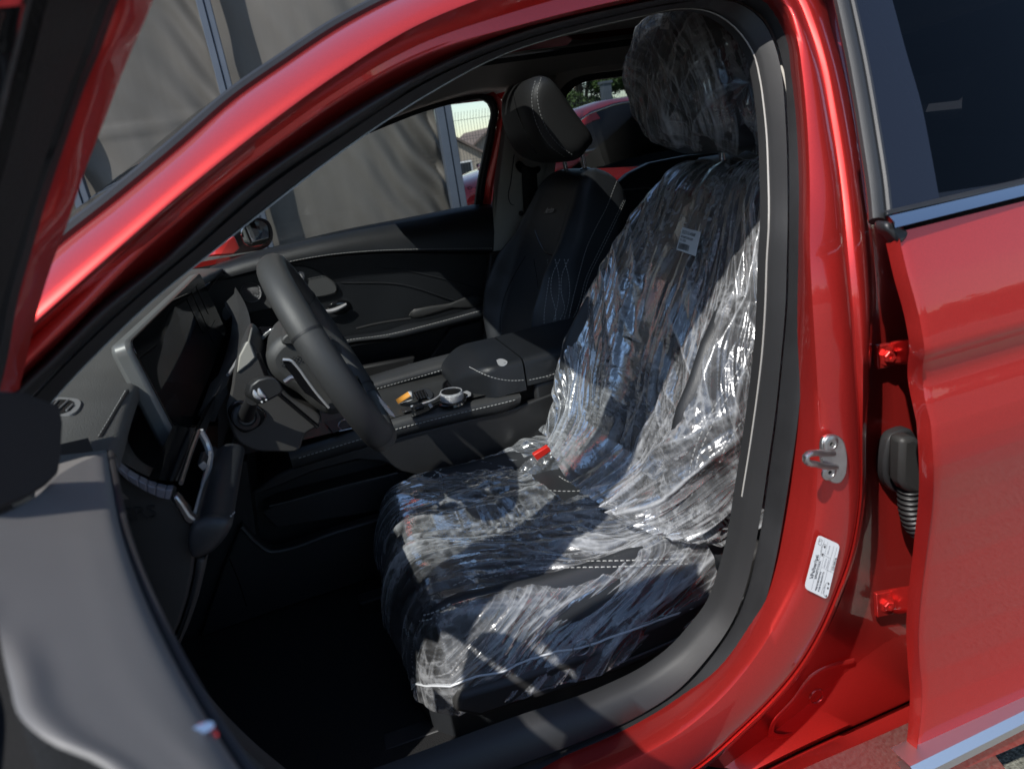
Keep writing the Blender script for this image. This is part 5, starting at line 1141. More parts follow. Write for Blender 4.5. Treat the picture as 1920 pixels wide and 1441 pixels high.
# cup holder with a roller shutter and a cut-out behind it
dplate([(782, 733), (800, 727), (806, 731), (812, 740), (808, 748), (795, 745)], .001, .0015, M['brush'], 'cup_holder_rim', rnd=24)
sh = dplate([(775, 736), (796, 730), (803, 741), (800, 746), (782, 749)], .0028, .0008, M['gloss'], 'cup_holder')
for k in range(4): mk('shutter_rib', MB().tube(DK([(779+k*5.5, 736-k*1.6), (785+k*5.2, 747-k*1.4)], .0042), .0007, 6), M['brush'], sh)
dplate([(829, 726), (833, 716), (850, 706), (895, 702), (912, 706), (905, 712), (870, 722), (838, 731)], .0012, .0008, M['gloss'], 'phone_tray', rnd=30)
mk('tray_lip', MB().tube(cr(DK([(829, 728), (833, 717), (850, 707), (880, 702)], .003), 16), .002, 6), M['trim2'], deck)
# front switch recess seen under the wheel
dplate([(608, 792), (640, 783), (700, 768), (690, 790), (640, 806), (625, 812)], .001, .0012, M['trim2'], 'front_tray')
mk('tray_bead', MB().tube(cr(DK([(640, 806), (634, 798), (642, 788), (668, 781)], .003), 16), .0018, 8), M['brush'], deck)
mk('tray_bead', MB().tube(cr(DK([(636, 808), (670, 800), (706, 788)], .003), 16), .0014, 8), M['silver'], deck)
# orange and white leaflet left in the cup holder
lf = [P(747, 757, 2, zd+.006), P(742, 749, 2, zd+.010), P(765, 734, 2, zd+.038), P(770, 742, 2, zd+.034)]
lf2 = [P(770, 742, 2, zd+.034), P(765, 734, 2, zd+.038), P(773, 732, 2, zd+.026), P(777, 748, 2, zd+.008)]
M['orange'] = mat('orange_paper', (.75, .33, .05), .6)
mb = MB().grid([[lf[0], lf[3]], [lf[1], lf[2]]]); lfo = thing('leaflet', 'folded orange and white paper leaflet tucked in the console cup holder', 'leaflet', (lf[0].x, lf[0].y, zd))
mk('orange_page', mb, M['orange'], lfo, solid=.0006); mk('white_page', MB().grid([[lf2[0], lf2[1]], [lf2[3], lf2[2]]]).grid([[lf[0], lf[3]+V3(0, -.001, -.008)], [lf2[3]+V3(-.03, -.01, 0), lf2[3]]]), M['white'], lfo, solid=.0006)
# clear bag lying beyond the far rail
bg = px_ax([(703, 698), (708, 692), (768, 682), (773, 698), (740, 708), (712, 712)], 1, .22)
# ================================================================== seats
def gridmesh(name, A, mat_, parent, label=None, cat=None, kind=None, loc=None, closev=False):
    """fast smooth mesh from an (n, m, 3) array"""
    n, m, _ = A.shape; off = np.array(loc if parent is None else ROOTLOC[root_of(parent).name])
    V = (A-off).reshape(-1, 3); I = np.arange(n*m).reshape(n, m)
    J = np.concatenate([I, I[:, :1]], 1) if closev else I
    Q = np.stack([J[:-1, :-1], J[:-1, 1:], J[1:, 1:], J[1:, :-1]], -1).reshape(-1, 4)
    me = bpy.data.meshes.new(name); me.vertices.add(len(V)); me.vertices.foreach_set('co', V.ravel().astype(np.float32))
    me.loops.add(Q.size); me.loops.foreach_set('vertex_index', Q.ravel().astype(np.int32)); me.polygons.add(len(Q))
    me.polygons.foreach_set('loop_start', np.arange(0, Q.size, 4).astype(np.int32)); me.polygons.foreach_set('use_smooth', np.ones(len(Q), bool)); me.update(calc_edges=True); me.validate()
    for q in (mat_ if isinstance(mat_, list) else [mat_]): me.materials.append(q)
    o = bpy.data.objects.new(name, me); COL.objects.link(o)
    if parent is None: o.location = off; ROOTLOC[o.name] = Vector(off)
    else: o.parent = parent
    return tag(o, label, cat, None, kind)
WS = np.array([(-.04, .215), (0, .228), (.1, .250), (.22, .265), (.38, .262), (.5, .245), (.62, .215), (.75, .198), (.86, .182), (.94, .160), (.98, .135), (1.0, .11)])
def spow(x, p): return np.sign(x)*np.abs(x)**p
class Back:
    def __init__(s, base, top, y):
        s.b, s.y = np.array(base), y; d = np.array(top)-s.b; s.L = np.linalg.norm(d); s.h = d/s.L; s.d = np.array([-s.h[2], 0, s.h[0]])
    def pts(s, th, t, grow=0.0, fwd=0.0, bol=1.0, ex=.42):
        """th 0..pi is the front face from the near side to the far side; t height 0..1"""
        tt = np.clip(t, 0, 1); w = np.interp(tt, WS[:, 0], WS[:, 1])+grow
        cap = np.sqrt(np.clip(1-(np.clip(tt-.86, 0, .14)/.14)**2, .0, 1)); cap = .12+.88*cap
        lat = -w*spow(np.cos(th), ex)
        dep = np.where(np.sin(th) > 0, (.050+fwd)*cap, (.105+fwd*.6)*cap*(.72+.28*(1-tt)))*spow(np.sin(th), ex)
        q = np.abs(lat)/w; bs = np.interp(tt, [0, .15, .3, .48, .62, .8, 1], [.03, .055, .062, .048, .02, .008, 0])*bol
        dep = dep+np.where(np.sin(th) > 0, bs*np.exp(-((q-.83)/.13)**2)*np.clip(np.sin(th)*3, 0, 1)-.012*bol*np.exp(-(q/.5)**2)*np.interp(tt, [0, .3, .6], [0, 1, 0]), 0)
        dep = dep+.022*np.sin(np.clip(tt, 0, 1)*2.6)*np.where(np.sin(th) > 0, 1, .0)
        P_ = s.b+(t*s.L)[..., None]*s.h+dep[..., None]*s.d; P_ = P_+np.zeros(3); P_[..., 1] = s.y+lat
        return P_
def make_back(B, parent, mat_):
    th = np.linspace(0, 2*math.pi, 97)[:-1]; t = np.concatenate([np.linspace(0, .86, 30), .86+.14*np.sin(np.linspace(0, math.pi/2, 14))[1:]])
    T, H = np.meshgrid(t, th, indexing='ij'); A = B.pts(H, T); c = A[-1].mean(0)
    A = np.concatenate([A, (c+(A[-1:]-c)*.5), (c+(A[-1:]-c)*.02)], 0)
    return gridmesh('backrest', A, mat_, parent, closev=True)
CX = np.array([0, .02, .06, .12, .2, .3, .40, .5])
class Cushion:
    def __init__(s, y, x0=.005, L=.50, z=.51): s.y, s.x0, s.L, s.z = y, x0, L, z
    def pts(s, th, t, grow=0.0, up=0.0, bol=1.0, ex=.40):
        """th 0..pi runs over the top from the near side to the far side; t front to back"""
        tt = np.clip(t, 0, 1); x = s.x0+t*s.L; fr = np.sqrt(np.clip(1-(np.clip(.12-tt, 0, .12)/.12)**2, 0, 1))
        w = np.interp(tt, [0, .03, .1, .25, .6, 1], [.165, .205, .238, .256, .260, .25])+grow
        lat = -w*spow(np.cos(th), ex); q = np.abs(lat)/w
        zt = s.z+.018*np.exp(-((tt-.16)/.16)**2)-.012*tt; zb = .375
        hgt = (zt+up-zb)*(.25+.75*fr)
        z = zb+hgt*spow(np.clip(np.sin(th), -1, 1), ex)
        bs = np.interp(tt, [0, .1, .3, .7, 1], [.0, .012, .034, .040, .03])*bol
        z = z+bs*np.exp(-((q-.86)/.11)**2)*np.clip(np.sin(th)*3, 0, 1)
        return np.stack([x, s.y+lat, z], -1)
def make_cushion(C_, name, parent, mat_):
    th = np.linspace(-.25, math.pi+.25, 90); t = np.concatenate([.12*(1-np.cos(np.linspace(0, math.pi/2, 14))), np.linspace(.12, 1, 30)[1:]])
    T, H = np.meshgrid(t, th, indexing='ij'); A = C_.pts(H, T); f = A[:1].copy(); f[..., 2] = np.minimum(f[..., 2], .40)*.5+.19; f[..., 0] += .01
    f2 = A[:1].copy(); f2[..., 2] = .34; f2[..., 0] += .03
    return gridmesh(name, np.concatenate([f2, A], 0), mat_, parent)
hp_ = [(1000, 146), (1012, 140), (1024, 142), (1038, 155), (1062, 190), (1090, 229), (1110, 258), (1112, 268), (1104, 278), (1088, 298), (1070, 303), (1045, 299), (1022, 288), (1002, 262), (990, 230), (984, 195), (988, 165)]
def headrest(dy, seat, m):
    lp = [V3(p.x, .37, p.z) for p in cr(px_ax(hp_, 1, .27), 60, True)]
    b = MB().pillow(lp, (0, 1, 0), .135 if dy == 0 else .118, 14, 6.0); b.v = [(x, y+dy, z) for x, y, z in b.v]
    o = mk('headrest', b, m, seat, smooth=70)
    for k, (px, py, qx, qy, yy) in enumerate(((1090, 282, 1098, 323, .31), (1056, 292, 1063, 326, .43))):
        a, c = P(px, py, 1, yy), P(qx, qy, 1, yy); d = (c-a).normalized(); a = a-d*.03
        r_ = MB().tube([a+V3(0, dy, 0), c+d*.02+V3(0, dy, 0)], .0058, 14); rd_ = mk('headrest_post', r_, M['chrome'], seat)
        if k == 1 and dy == 0:
            for j in range(4): mk('post_notch', MB().tube([a+d*(.034+.008*j)+V3(0, -.006, 0), a+d*(.037+.008*j)+V3(.003, -.0055, 0)], .0016, 6), M['gloss'], seat)
        mk('post_collar', MB().pillow([c+V3(.016*math.cos(t_), .020*math.sin(t_)+dy, .004) for t_ in np.linspace(0, 6.283, 19)[:-1]], -d, .008, 4), M['gloss'], seat)
    return o
PB = Back((.530, 0, .530), (.760, 0, 1.022), .37); DBk = Back((.478, 0, .525), (.744, 0, 1.020), -.37)
PC = Cushion(.37, .02, .48, .49); DC = Cushion(-.37)
seats = []
for dy, B, C_, nm in ((0, PB, PC, 'passenger_seat'), (-.74, DBk, DC, 'driver_seat')):
    seat = make_cushion(C_, nm, car, M['leather']); bk_ = make_back(B, seat, M['leather']); hr = headrest(dy, seat, M['leather2'] if dy == 0 else M['leather']); seats.append((seat, bk_, hr))
    mk('seat_base', MB().box((.26, C_.y, .345), (.40, .40, .09)), M['trim2'], seat, bevel=.02)
    for s in (-1, 1): mk('seat_rail', MB().box((.25, C_.y+s*.19, .30), (.62, .035, .03)), M['trim2'], seat, bevel=.004)
pseat, pback, phead = seats[0]; dseat, dback, dhead = seats[1]
# passenger seat: sewn lines laid on its surfaces
bvb = bvh_of(pback); bvhd = bvh_of(phead); st = MB()
for c in ([(1162, 326), (1150, 356), (1138, 387), (1118, 425), (1102, 459), (1085, 517), (1072, 570), (1058, 640)],
          [(1174, 372), (1152, 420), (1124, 478), (1105, 517), (1087, 580), (1056, 636)], [(1169, 376), (1147, 421), (1119, 478), (1100, 518), (1082, 580), (1052, 636)],
          [(1027, 486), (1027, 530), (1015, 570), (1007, 610), (1005, 650)], [(1050, 486), (1036, 515), (1033, 545), (1042, 585), (1033, 645)], [(1066, 486), (1054, 515), (1052, 545), (1058, 580), (1050, 600), (1042, 640)],
          [(1041, 486), (1048, 520), (1047, 560), (1037, 605), (1020, 650)], [(1058, 486), (1066, 520), (1068, 545), (1060, 590), (1045, 630)], [(1030, 520), (1024, 560), (1020, 600), (1027, 645)]):
    stitches(st, project(bvb, c, 70, .0004), .0055, .0028, .0007)
for c in ([(1004, 152), (998, 175), (1000, 210), (1012, 245), (1030, 272), (1060, 295)], [(1015, 146), (1008, 170), (1011, 205), (1024, 240), (1044, 268), (1074, 291)]):
    stitches(st, project(bvhd, c, 60, .0005), .0055, .0028, .0008)
mk('stitching', st, M['thread'], pseat, smooth=0, kind='stuff', recalc=False)
def seam(bv, c, r=.0012, m=None, n=50, parent=None):
    q = project(bv, c, n, -.0002)
    if len(q) > 3: return mk('seam', MB().tube([p for p, _ in q], r, 6), m or M['gloss'], parent or pseat)
seam(bvb, [(1003, 432), (1012, 455), (1024, 474), (1048, 481), (1074, 486), (1080, 480), (1088, 440), (1108, 390), (1124, 356), (1137, 331)])
seam(bvb, [(1001, 487), (1008, 530), (1009, 575), (1006, 640)]); seam(bvb, [(985, 480), (962, 520), (945, 560), (938, 600), (940, 640)])
seam(bvhd, [(962, 175), (972, 215), (988, 255), (1006, 288)])
h = bvb.ray_cast(CAM, ray(1023, 401)); h2 = bvb.ray_cast(CAM, ray(1054, 397)); hu = bvb.ray_cast(CAM, ray(1033, 380))
if h[0]:
    nn = h[1] if h[1].x < 0 else -h[1]; text('logo', 'Arrizo', .0225, h[0]+nn*.004, h2[0]-h[0], hu[0]-h[0], M['brush'], pseat, shear=.45, thick=.0004)
# driver seat side shield, handle ring and sewn lines
YS = -.652
cov = [(850, 1335), (860, 1305), (960, 1275), (1100, 1225), (1240, 1165), (1340, 1110), (1400, 1050), (1440, 1020), (1440, 1130), (1360, 1170), (1290, 1205), (1200, 1245), (1080, 1290), (960, 1325), (900, 1345)]
shd = mk('side_shield', MB().prism(px_ax(cov, 1, YS), (0, .03, 0)), M['trim'], dseat, bevel=.008)
mk('shield_groove', MB().tube(cr(px_ax([(1000, 1302), (1120, 1262), (1220, 1222), (1310, 1180), (1400, 1120)], 1, YS-.003), 30), .005, 8, flat=.5, up=(0, 1, 0)), M['rubber'], shd)
c = P(1090, 1212, 1, YS-.002); mk('shield_ring', MB().tube([c+V3(.013*math.cos(t_), -.001, .013*math.sin(t_)) for t_ in np.linspace(0, 6.283, 29)[:-1]], .0008, 6, closed=True), M['brush'], shd)
bvc = bvh_of(dseat, dback); st = MB()
for c in ([(850, 1098), (900, 1076), (960, 1062), (1060, 1054), (1180, 1050), (1290, 1046)], [(850, 1108), (905, 1086), (965, 1073), (1060, 1065), (1180, 1061), (1290, 1056)], [(940, 1055), (1000, 1045), (1090, 1038)],
          [(742, 1128), (760, 1148), (790, 1153), (830, 1140), (850, 1128)], [(744, 1140), (765, 1160), (790, 1163), (830, 1152)],
          [(790, 893), (830, 862), (880, 850), (960, 848), (1010, 853)], [(800, 902), (840, 872), (890, 858), (970, 856)],
          [(1012, 918), (1060, 921), (1122, 918)], [(1035, 940), (1080, 943), (1123, 940)], [(1050, 958), (1124, 956)], [(1048, 893), (1065, 903), (1085, 907)],
          [(1440, 600), (1415, 650), (1380, 700), (1330, 780), (1300, 850), (1288, 930)], [(1440, 620), (1418, 662), (1385, 712), (1338, 790), (1308, 860), (1296, 935)], [(1425, 745), (1390, 790), (1355, 850), (1340, 900)]):
    stitches(st, project(bvc, c, 80, .0005), .006, .003, .0009)
bvh2 = bvh_of(dhead)
for c in ([(1362, 40), (1362, 90), (1370, 150), (1400, 230), (1440, 265)], [(1376, 40), (1376, 90), (1386, 150), (1414, 225), (1440, 250)]): stitches(st, project(bvh2, c, 60, .0005), .006, .003, .0009)
mk('stitching', st, M['thread'], dseat, smooth=0, kind='stuff', recalc=False)
for c in ([(1300, 520), (1330, 600), (1340, 700), (1310, 800)], [(1240, 560), (1200, 640), (1190, 740), (1180, 850)]): seam(bvc, c, .0016, None, 50, dseat)
# buckle stalk with red release between seat and console
bl = [P(1055, 870, 1, -.125), P(1030, 838, 1, -.12)]
ba, bb_ = P(1080, 900, 1, -.13), P(1020, 840, 1, -.13)
bk2 = mk('buckle', MB().tube([P(1090, 925, 1, -.20), P(1060, 880, 1, -.195), P(1008, 857, 1, -.19)], .016, 12, flat=.6, up=(0, 1, 0)), M['trim2'], car)
mk('buckle_button', MB().prism(px_ax([(1000, 853), (1028, 836), (1036, 844), (1008, 864)], 1, -.212), (0, .012, .0)), mat('buckle_red', (.75, .03, .02), .4), bk2, bevel=.002)
# rear bench with headrests, seen through the side glass
bench = mk('rear_bench', MB().pillow([V3(1.30, y, z) for y, z in ((-.66, .36), (-.68, .75), (-.60, .98), (-.3, 1.0), (.3, 1.0), (.60, .98), (.68, .75), (.66, .36))], (-1, 0, .25), .10, 5, 5), M['leather2'], car)
mk('bench_cushion', MB().box((1.16, 0, .47), (.44, 1.32, .16)), M['leather2'], bench, bevel=.04)
for y in (-.37, .37): mk('headrest', MB().pillow([V3(1.36, y+.13*spow(math.cos(t_), .6), 1.06+.085*spow(math.sin(t_), .6)) for t_ in np.linspace(0, 6.283, 25)[:-1]], (-1, 0, .2), .06, 5), M['leather2'], bench)
mk('rear_belt', MB().grid([[V3(1.30, -.55, 1.0), V3(1.18, -.52, .75), V3(1.16, -.45, .55)], [V3(1.30, -.50, 1.0), V3(1.18, -.47, .75), V3(1.16, -.40, .55)]]), M['trim'], car, solid=.002)
# ================================================================== plastic covers
m, n, l, b = newmat('clear_film'); n.remove(b); out = n['Material Output']
tc = n.new('ShaderNodeTexCoord')
def NZ(sc, det, dist=0, rough=.5, typ='FBM'):
    t = n.new('ShaderNodeTexNoise'); t.inputs['Scale'].default_value = sc; t.inputs['Detail'].default_value = det; t.inputs['Distortion'].default_value = dist; t.inputs['Roughness'].default_value = rough
    l.new(tc.outputs['Object'], t.inputs['Vector']); return t
def MR(src, a, b_, c, d):
    q = n.new('ShaderNodeMapRange'); q.inputs['From Min'].default_value = a; q.inputs['From Max'].default_value = b_; q.inputs['To Min'].default_value = c; q.inputs['To Max'].default_value = d; l.new(src, q.inputs['Value']); return q.outputs[0]
t1, t2, t3 = NZ(42, 3, .2, .5), NZ(120, 2, .2), NZ(14, 4, .6)
def rdg(t):
    q = n.new('ShaderNodeMath'); q.operation = 'SUBTRACT'; q.inputs[1].default_value = .5; l.new(t.outputs['Fac'], q.inputs[0])
    a = n.new('ShaderNodeMath'); a.operation = 'ABSOLUTE'; l.new(q.outputs[0], a.inputs[0]); return a.outputs[0]
r1, r2, r3 = rdg(t1), rdg(t2), rdg(t3)
ad = n.new('ShaderNodeMath'); ad.operation = 'ADD'; l.new(r1, ad.inputs[0]); ad2 = n.new('ShaderNodeMath'); ad2.operation = 'MULTIPLY'; ad2.inputs[1].default_value = .45; l.new(r2, ad2.inputs[0]); l.new(ad2.outputs[0], ad.inputs[1])
bp = n.new('ShaderNodeBump'); bp.inputs['Strength'].default_value = .35; bp.inputs['Distance'].default_value = .003; l.new(ad.outputs[0], bp.inputs['Height'])
FILMBUMP = bp
fr = n.new('ShaderNodeFresnel'); fr.inputs['IOR'].default_value = 1.5; l.new(bp.outputs[0], fr.inputs['Normal'])
fx = MR(fr.outputs[0], 0, 1, .05, 1.0)
tr = n.new('ShaderNodeBsdfTransparent'); tr.inputs[0].default_value = (.955, .96, .965, 1)
gl = n.new('ShaderNodeBsdfGlossy'); gl.inputs['Roughness'].default_value = .17; gl.inputs[0].default_value = (1, 1, 1, 1); l.new(bp.outputs[0], gl.inputs['Normal'])
mx = n.new('ShaderNodeMixShader'); l.new(fx, mx.inputs[0]); l.new(tr.outputs[0], mx.inputs[1]); l.new(gl.outputs[0], mx.inputs[2])
df = n.new('ShaderNodeBsdfDiffuse'); df.inputs[0].default_value = (.85, .87, .9, 1); tl2 = n.new('ShaderNodeBsdfTranslucent'); tl2.inputs[0].default_value = (.85, .87, .9, 1)
dm = n.new('ShaderNodeMixShader'); dm.inputs[0].default_value = .4; l.new(df.outputs[0], dm.inputs[1]); l.new(tl2.outputs[0], dm.inputs[2])
at = n.new('ShaderNodeAttribute'); at.attribute_name = 'crease'
wr = MR(r1, 0, .10, 1.0, 0); wm = n.new('ShaderNodeMath'); wm.operation = 'MULTIPLY'; l.new(wr, wm.inputs[0]); l.new(MR(t3.outputs['Fac'], .40, .66, 0, .30), wm.inputs[1])
ws = n.new('ShaderNodeMath'); ws.operation = 'ADD'; l.new(wm.outputs[0], ws.inputs[0]); l.new(MR(at.outputs['Fac'], 0, 1, .045, .62), ws.inputs[1]); ws.use_clamp = True
mx2 = n.new('ShaderNodeMixShader'); l.new(ws.outputs[0], mx2.inputs[0]); l.new(mx.outputs[0], mx2.inputs[1]); l.new(dm.outputs[0], mx2.inputs[2]); l.new(mx2.outputs[0], out.inputs[0])
M['film'] = m
def normals(A):
    du = np.gradient(A, axis=0); dv = np.gradient(A, axis=1); N_ = np.cross(du, dv); return N_/(np.linalg.norm(N_, axis=-1)[..., None]+1e-12)
def set_crease(o, arr):
    a = o.data.attributes.new('crease', 'FLOAT', 'POINT'); a.data.foreach_set('value', np.clip(arr, 0, 1).ravel().astype(np.float32))
def tri(x): return 1-4*np.abs((x % 1)-.5)
def folds(a, b_, seed):
    """long stretched creases running mostly along b, in loose bundles"""
    wa = a+.042*pn(a*3.5, b_*2.4, seed)+.006*pn(a*14, b_*6, seed+3)
    r1 = ridge(wa*8, b_*1.5, seed); D = .0085*r1+.010*pn(wa*5, b_*1.8, seed+6); cz = np.clip((r1-.86)/.14, 0, 1)**1.5*.5
    rs = np.random.RandomState(int(seed*10))
    for k in range(22):
        an = rs.normal()*(.13 if k < 17 else .5); f = 11*(8.5**rs.uniform(0, 1)) if k < 17 else rs.uniform(10, 40); ph = rs.uniform(0, 9)
        c = (wa*math.cos(an)+b_*math.sin(an))+.004*pn(a*9+k, b_*5, seed+k)
        msk = np.clip(pn(a*7+k*3.3, b_*2.0-k*1.7, seed+k*.77)*2.4-.12, 0, 1)
        w = tri(c*f+ph+.35*pn(a*3, b_*2+k, seed)); w = np.where(w > .2, .2+(w-.2)*1.6, w*.9); D = D+w*msk*(.050/f)*rs.uniform(.5, 1)
        cz = cz+np.clip((w-1.05)/.4, 0, 1)**1.5*msk*.55
    return D, cz
def arc(A):
    d = np.linalg.norm(np.diff(A, axis=1), axis=-1); c = np.concatenate([np.zeros((A.shape[0], 1)), np.cumsum(d, 1)], 1); return c-c[:, -1:]/2
# ---- over the backrest
nt_, ns_ = 460, 480
th = np.linspace(-.75, math.pi+.62, nt_); t = np.linspace(-.015, 1.0, ns_); t = np.where(t > .86, .86+.14*np.sin((t-.86)/.14*math.pi/2), t)
T, H = np.meshgrid(t, th, indexing='ij')
A = DBk.pts(H, T, grow=.012, fwd=.014, bol=.62, ex=.52); lat = arc(A); h_ = T*DBk.L
D, cz = folds(lat*(1+.6*(T-.2))-h_*.30+.02*pn(lat*6, h_*5, 2), h_+lat*.25, 1.0)
low = np.clip((.40-T)/.40, 0, 1)
D2, cz2 = folds((lat+.02)/(.45+1.2*T), h_*.9, 7.0)
mixl = np.clip(low*1.4, 0, 1); D = D*(1-mixl)+D2*mixl*1.25; cz = cz*(1-mixl)+cz2*mixl
N_ = normals(A); ctr = A.mean((0, 1)); sg = np.sign(((A-(DBk.b+(T*DBk.L)[..., None]*DBk.h+np.array([0, DBk.y, 0])))*N_).sum(-1)); N_ = N_*np.median(sg[sg != 0])
bl = .016*np.clip(pn(lat*4+2, h_*3.5, 5.5)+.25, 0, 1)+.010*low*np.clip(np.sin(H), 0, 1)
A = A+N_*(D+bl)[..., None]
# lower hem drawn forward over the cushion
sk = np.clip((.10-T)/.115, 0, 1)**1.3*np.clip(np.sin(H)*1.5, 0, 1); u_ = (A[..., 1]-DBk.y)/.27
A = A+sk[..., None]*(np.array([-.055, 0, .006]))*(.5+.7*np.exp(-((u_+.15)/.45)**2))[..., None]
fb_ = gridmesh('seat_cover', A, M['film'], None, 'crumpled clear plastic cover pulled over the driver seat backrest', 'plastic cover', None, (.41, -.37, .50)); set_crease(fb_, cz*.9+.10*low)
# ---- over the seat cushion
nu, nv = 420, 470
th = np.linspace(.02, math.pi+.05, nv); tq = np.linspace(-.085, .93, nu); tq = np.where(tq < .06, tq, tq)
T, H = np.meshgrid(tq, th, indexing='ij')
tf = np.clip(T, 0, 1); A = DC.pts(H, .12*(1-np.cos(np.clip(tf/.12, 0, 1)*math.pi/2))*(tf < .12)+tf*(tf >= .12), grow=.010, up=.010, bol=.75, ex=.5)
fd = np.clip(-T/.085, 0, 1)                       # part hanging down over the front
A0r = A.copy(); zf = A[..., 2]
A[..., 2] = zf*(1-fd)+(np.minimum(zf, .40)*.30+.318)*fd; A[..., 0] = A[..., 0]-.012*np.sin(fd*3.1)+.012*fd
y_ = A[..., 1]+.37; x_ = A[..., 0]
near = np.clip((-y_-.20)/.06, 0, 1)
D, cz = folds(y_*1.05+x_*.22+.03*pn(x_*7, y_*5, 3), x_*1.1-.3*y_, 21.0)
Ds, czs = folds(A[..., 2]*1.2-x_*.38, x_*1.2, 33.0)
D = D*(1-near)+Ds*near*.95; cz = cz*(1-near)+czs*near
N_ = normals(A); N_ *= np.sign(np.median(N_[..., 2][(H > .6) & (H < 2.5)]))
rear = np.clip((T-.5)/.4, 0, 1)*np.exp(-((y_+.02)/.16)**2)
A = A+N_*(D*(1+.5*rear)+.013*np.clip(pn(x_*6, y_*6, 8.8)+.3, 0, 1)+.010*rear)[..., None]
hem = np.clip((.45-H)/.6, 0, 1)                  # near lower edge flares out and hangs
A[..., 1] -= .030*hem*np.clip((.75-T)/.6, 0, 1)*(1+.5*pn(x_*16, 0, 4)); A[..., 2] -= hem*(.012*np.clip((.4-T)/.4, 0, 1)+.012*pn(x_*14, 3, 1))
keep = ~((T > .56) & (y_ > -.03) & (y_ < .20) & (T+.25*y_ > .63))
fc_ = gridmesh('cushion_cover', A, M['film'], None, 'wrinkled clear plastic cover draped over the driver seat cushion', 'plastic cover', None, (.2, -.37, .36)); set_crease(fc_, cz+.45*rear*np.clip(pn(x_*20, y_*40, 2)+.5, 0, 1)+.25*np.clip(hem*2-1.2, 0, 1))
bm = bmesh.new(); bm.from_mesh(fc_.data); kk = keep.ravel(); bm.verts.ensure_lookup_table()
bmesh.ops.delete(bm, geom=[v for v in bm.verts if not kk[v.index]], context='VERTS'); bm.to_mesh(fc_.data); bm.free()
# welded edge of the cushion cover
weld = [A[i, int(nv*.055)] for i in range(int(nu*.06), int(nu*.92), 6)]
M['weld'] = mat('film_weld', (.62, .64, .66), .3)
mk('weld_seam', MB().tube([Vector(p)+V3(0, -.002, 0) for p in weld], .0016, 6), M['weld'], fc_)
# ---- bag over the headrest
nu, nv = 300, 380
a_ = np.linspace(0, 2*math.pi, nv); lat_ = np.linspace(-1, 1, nu); LA, AA = np.meshgrid(lat_, a_, indexing='ij')
hc = sum((V3(p.x, -.37, p.z) for p in px_ax(hp_, 1, .27)), Vector())/len(hp_)
lp = np.array([tuple(p) for p in cr(px_ax(hp_, 1, .27), nv, True)])[:, [0, 2]]; hc2 = lp.mean(0)
prof = np.clip(1-np.abs(LA)**5, 0, 1)**.3
rad = (lp-hc2)[None]*(1.05*prof[..., None]+.0)
rr_ = np.linalg.norm(lp-hc2, axis=1)[None]*np.ones_like(LA)
X = hc2[0]+rad[..., 0]; Z = hc2[1]+rad[..., 1]; Y = -.37+LA*.124
A = np.stack([X, Y, Z], -1); N_ = normals(A); N_ *= np.sign(np.median((N_*(A-np.array([hc2[0], -.37, hc2[1]]))).sum(-1)))
D, cz = folds(Y*1.1+.35*Z+.4*X, Z*1.2-.6*X, 51.0); Dh, ch = folds(X*1.15+.45*Z-.5*Y, Z*1.0+.8*Y+.3*X, 57.0)
D = .62*D+.62*Dh+.012*np.clip(pn(X*9, Y*9, Z*9)+.2, 0, 1)
bt_ = np.clip((1.13-Z)/.06, 0, 1); A = A+N_*(D)[..., None]; A[..., 2] += .016*bt_
hb = gridmesh('headrest_bag', A, M['film'], None, 'crinkled clear plastic bag tied over the driver headrest', 'plastic bag', None, (float(hc2[0]), -.37, 1.08)); set_crease(hb, (cz+ch)*.8+.12*bt_)
# ---- twisted end of the cushion cover pulled across the buckle
tw = [P(955, 930, 1, -.22), P(1000, 898, 1, -.215), P(1040, 868, 1, -.21), P(1078, 845, 1, -.21)]
pt = cr(tw, 90); A = np.zeros((90, 64, 3)); 
for i, p in enumerate(pt):
    d = (pt[min(i+1, 89)]-pt[max(i-1, 0)]).normalized(); a1 = d.cross(V3(0, -1, .4)).normalized(); a2 = d.cross(a1)
    for j in range(64):
        an = j/63*6.283; r_ = .020+.012*i/89+.006*float(ridge(an*1.6+i*.02, i*.03, 3))+.003*float(ridge(an*4, i*.09, 5)); q = p+a1*r_*1.15*math.cos(an)+a2*r_*.55*math.sin(an); A[i, j] = tuple(q)
tf_ = gridmesh('cover_tail', A, M['film'], fc_); set_crease(tf_, np.full((90, 64), .10)+.4*np.random.rand(90, 64)*(np.random.rand(90, 64) > .8))
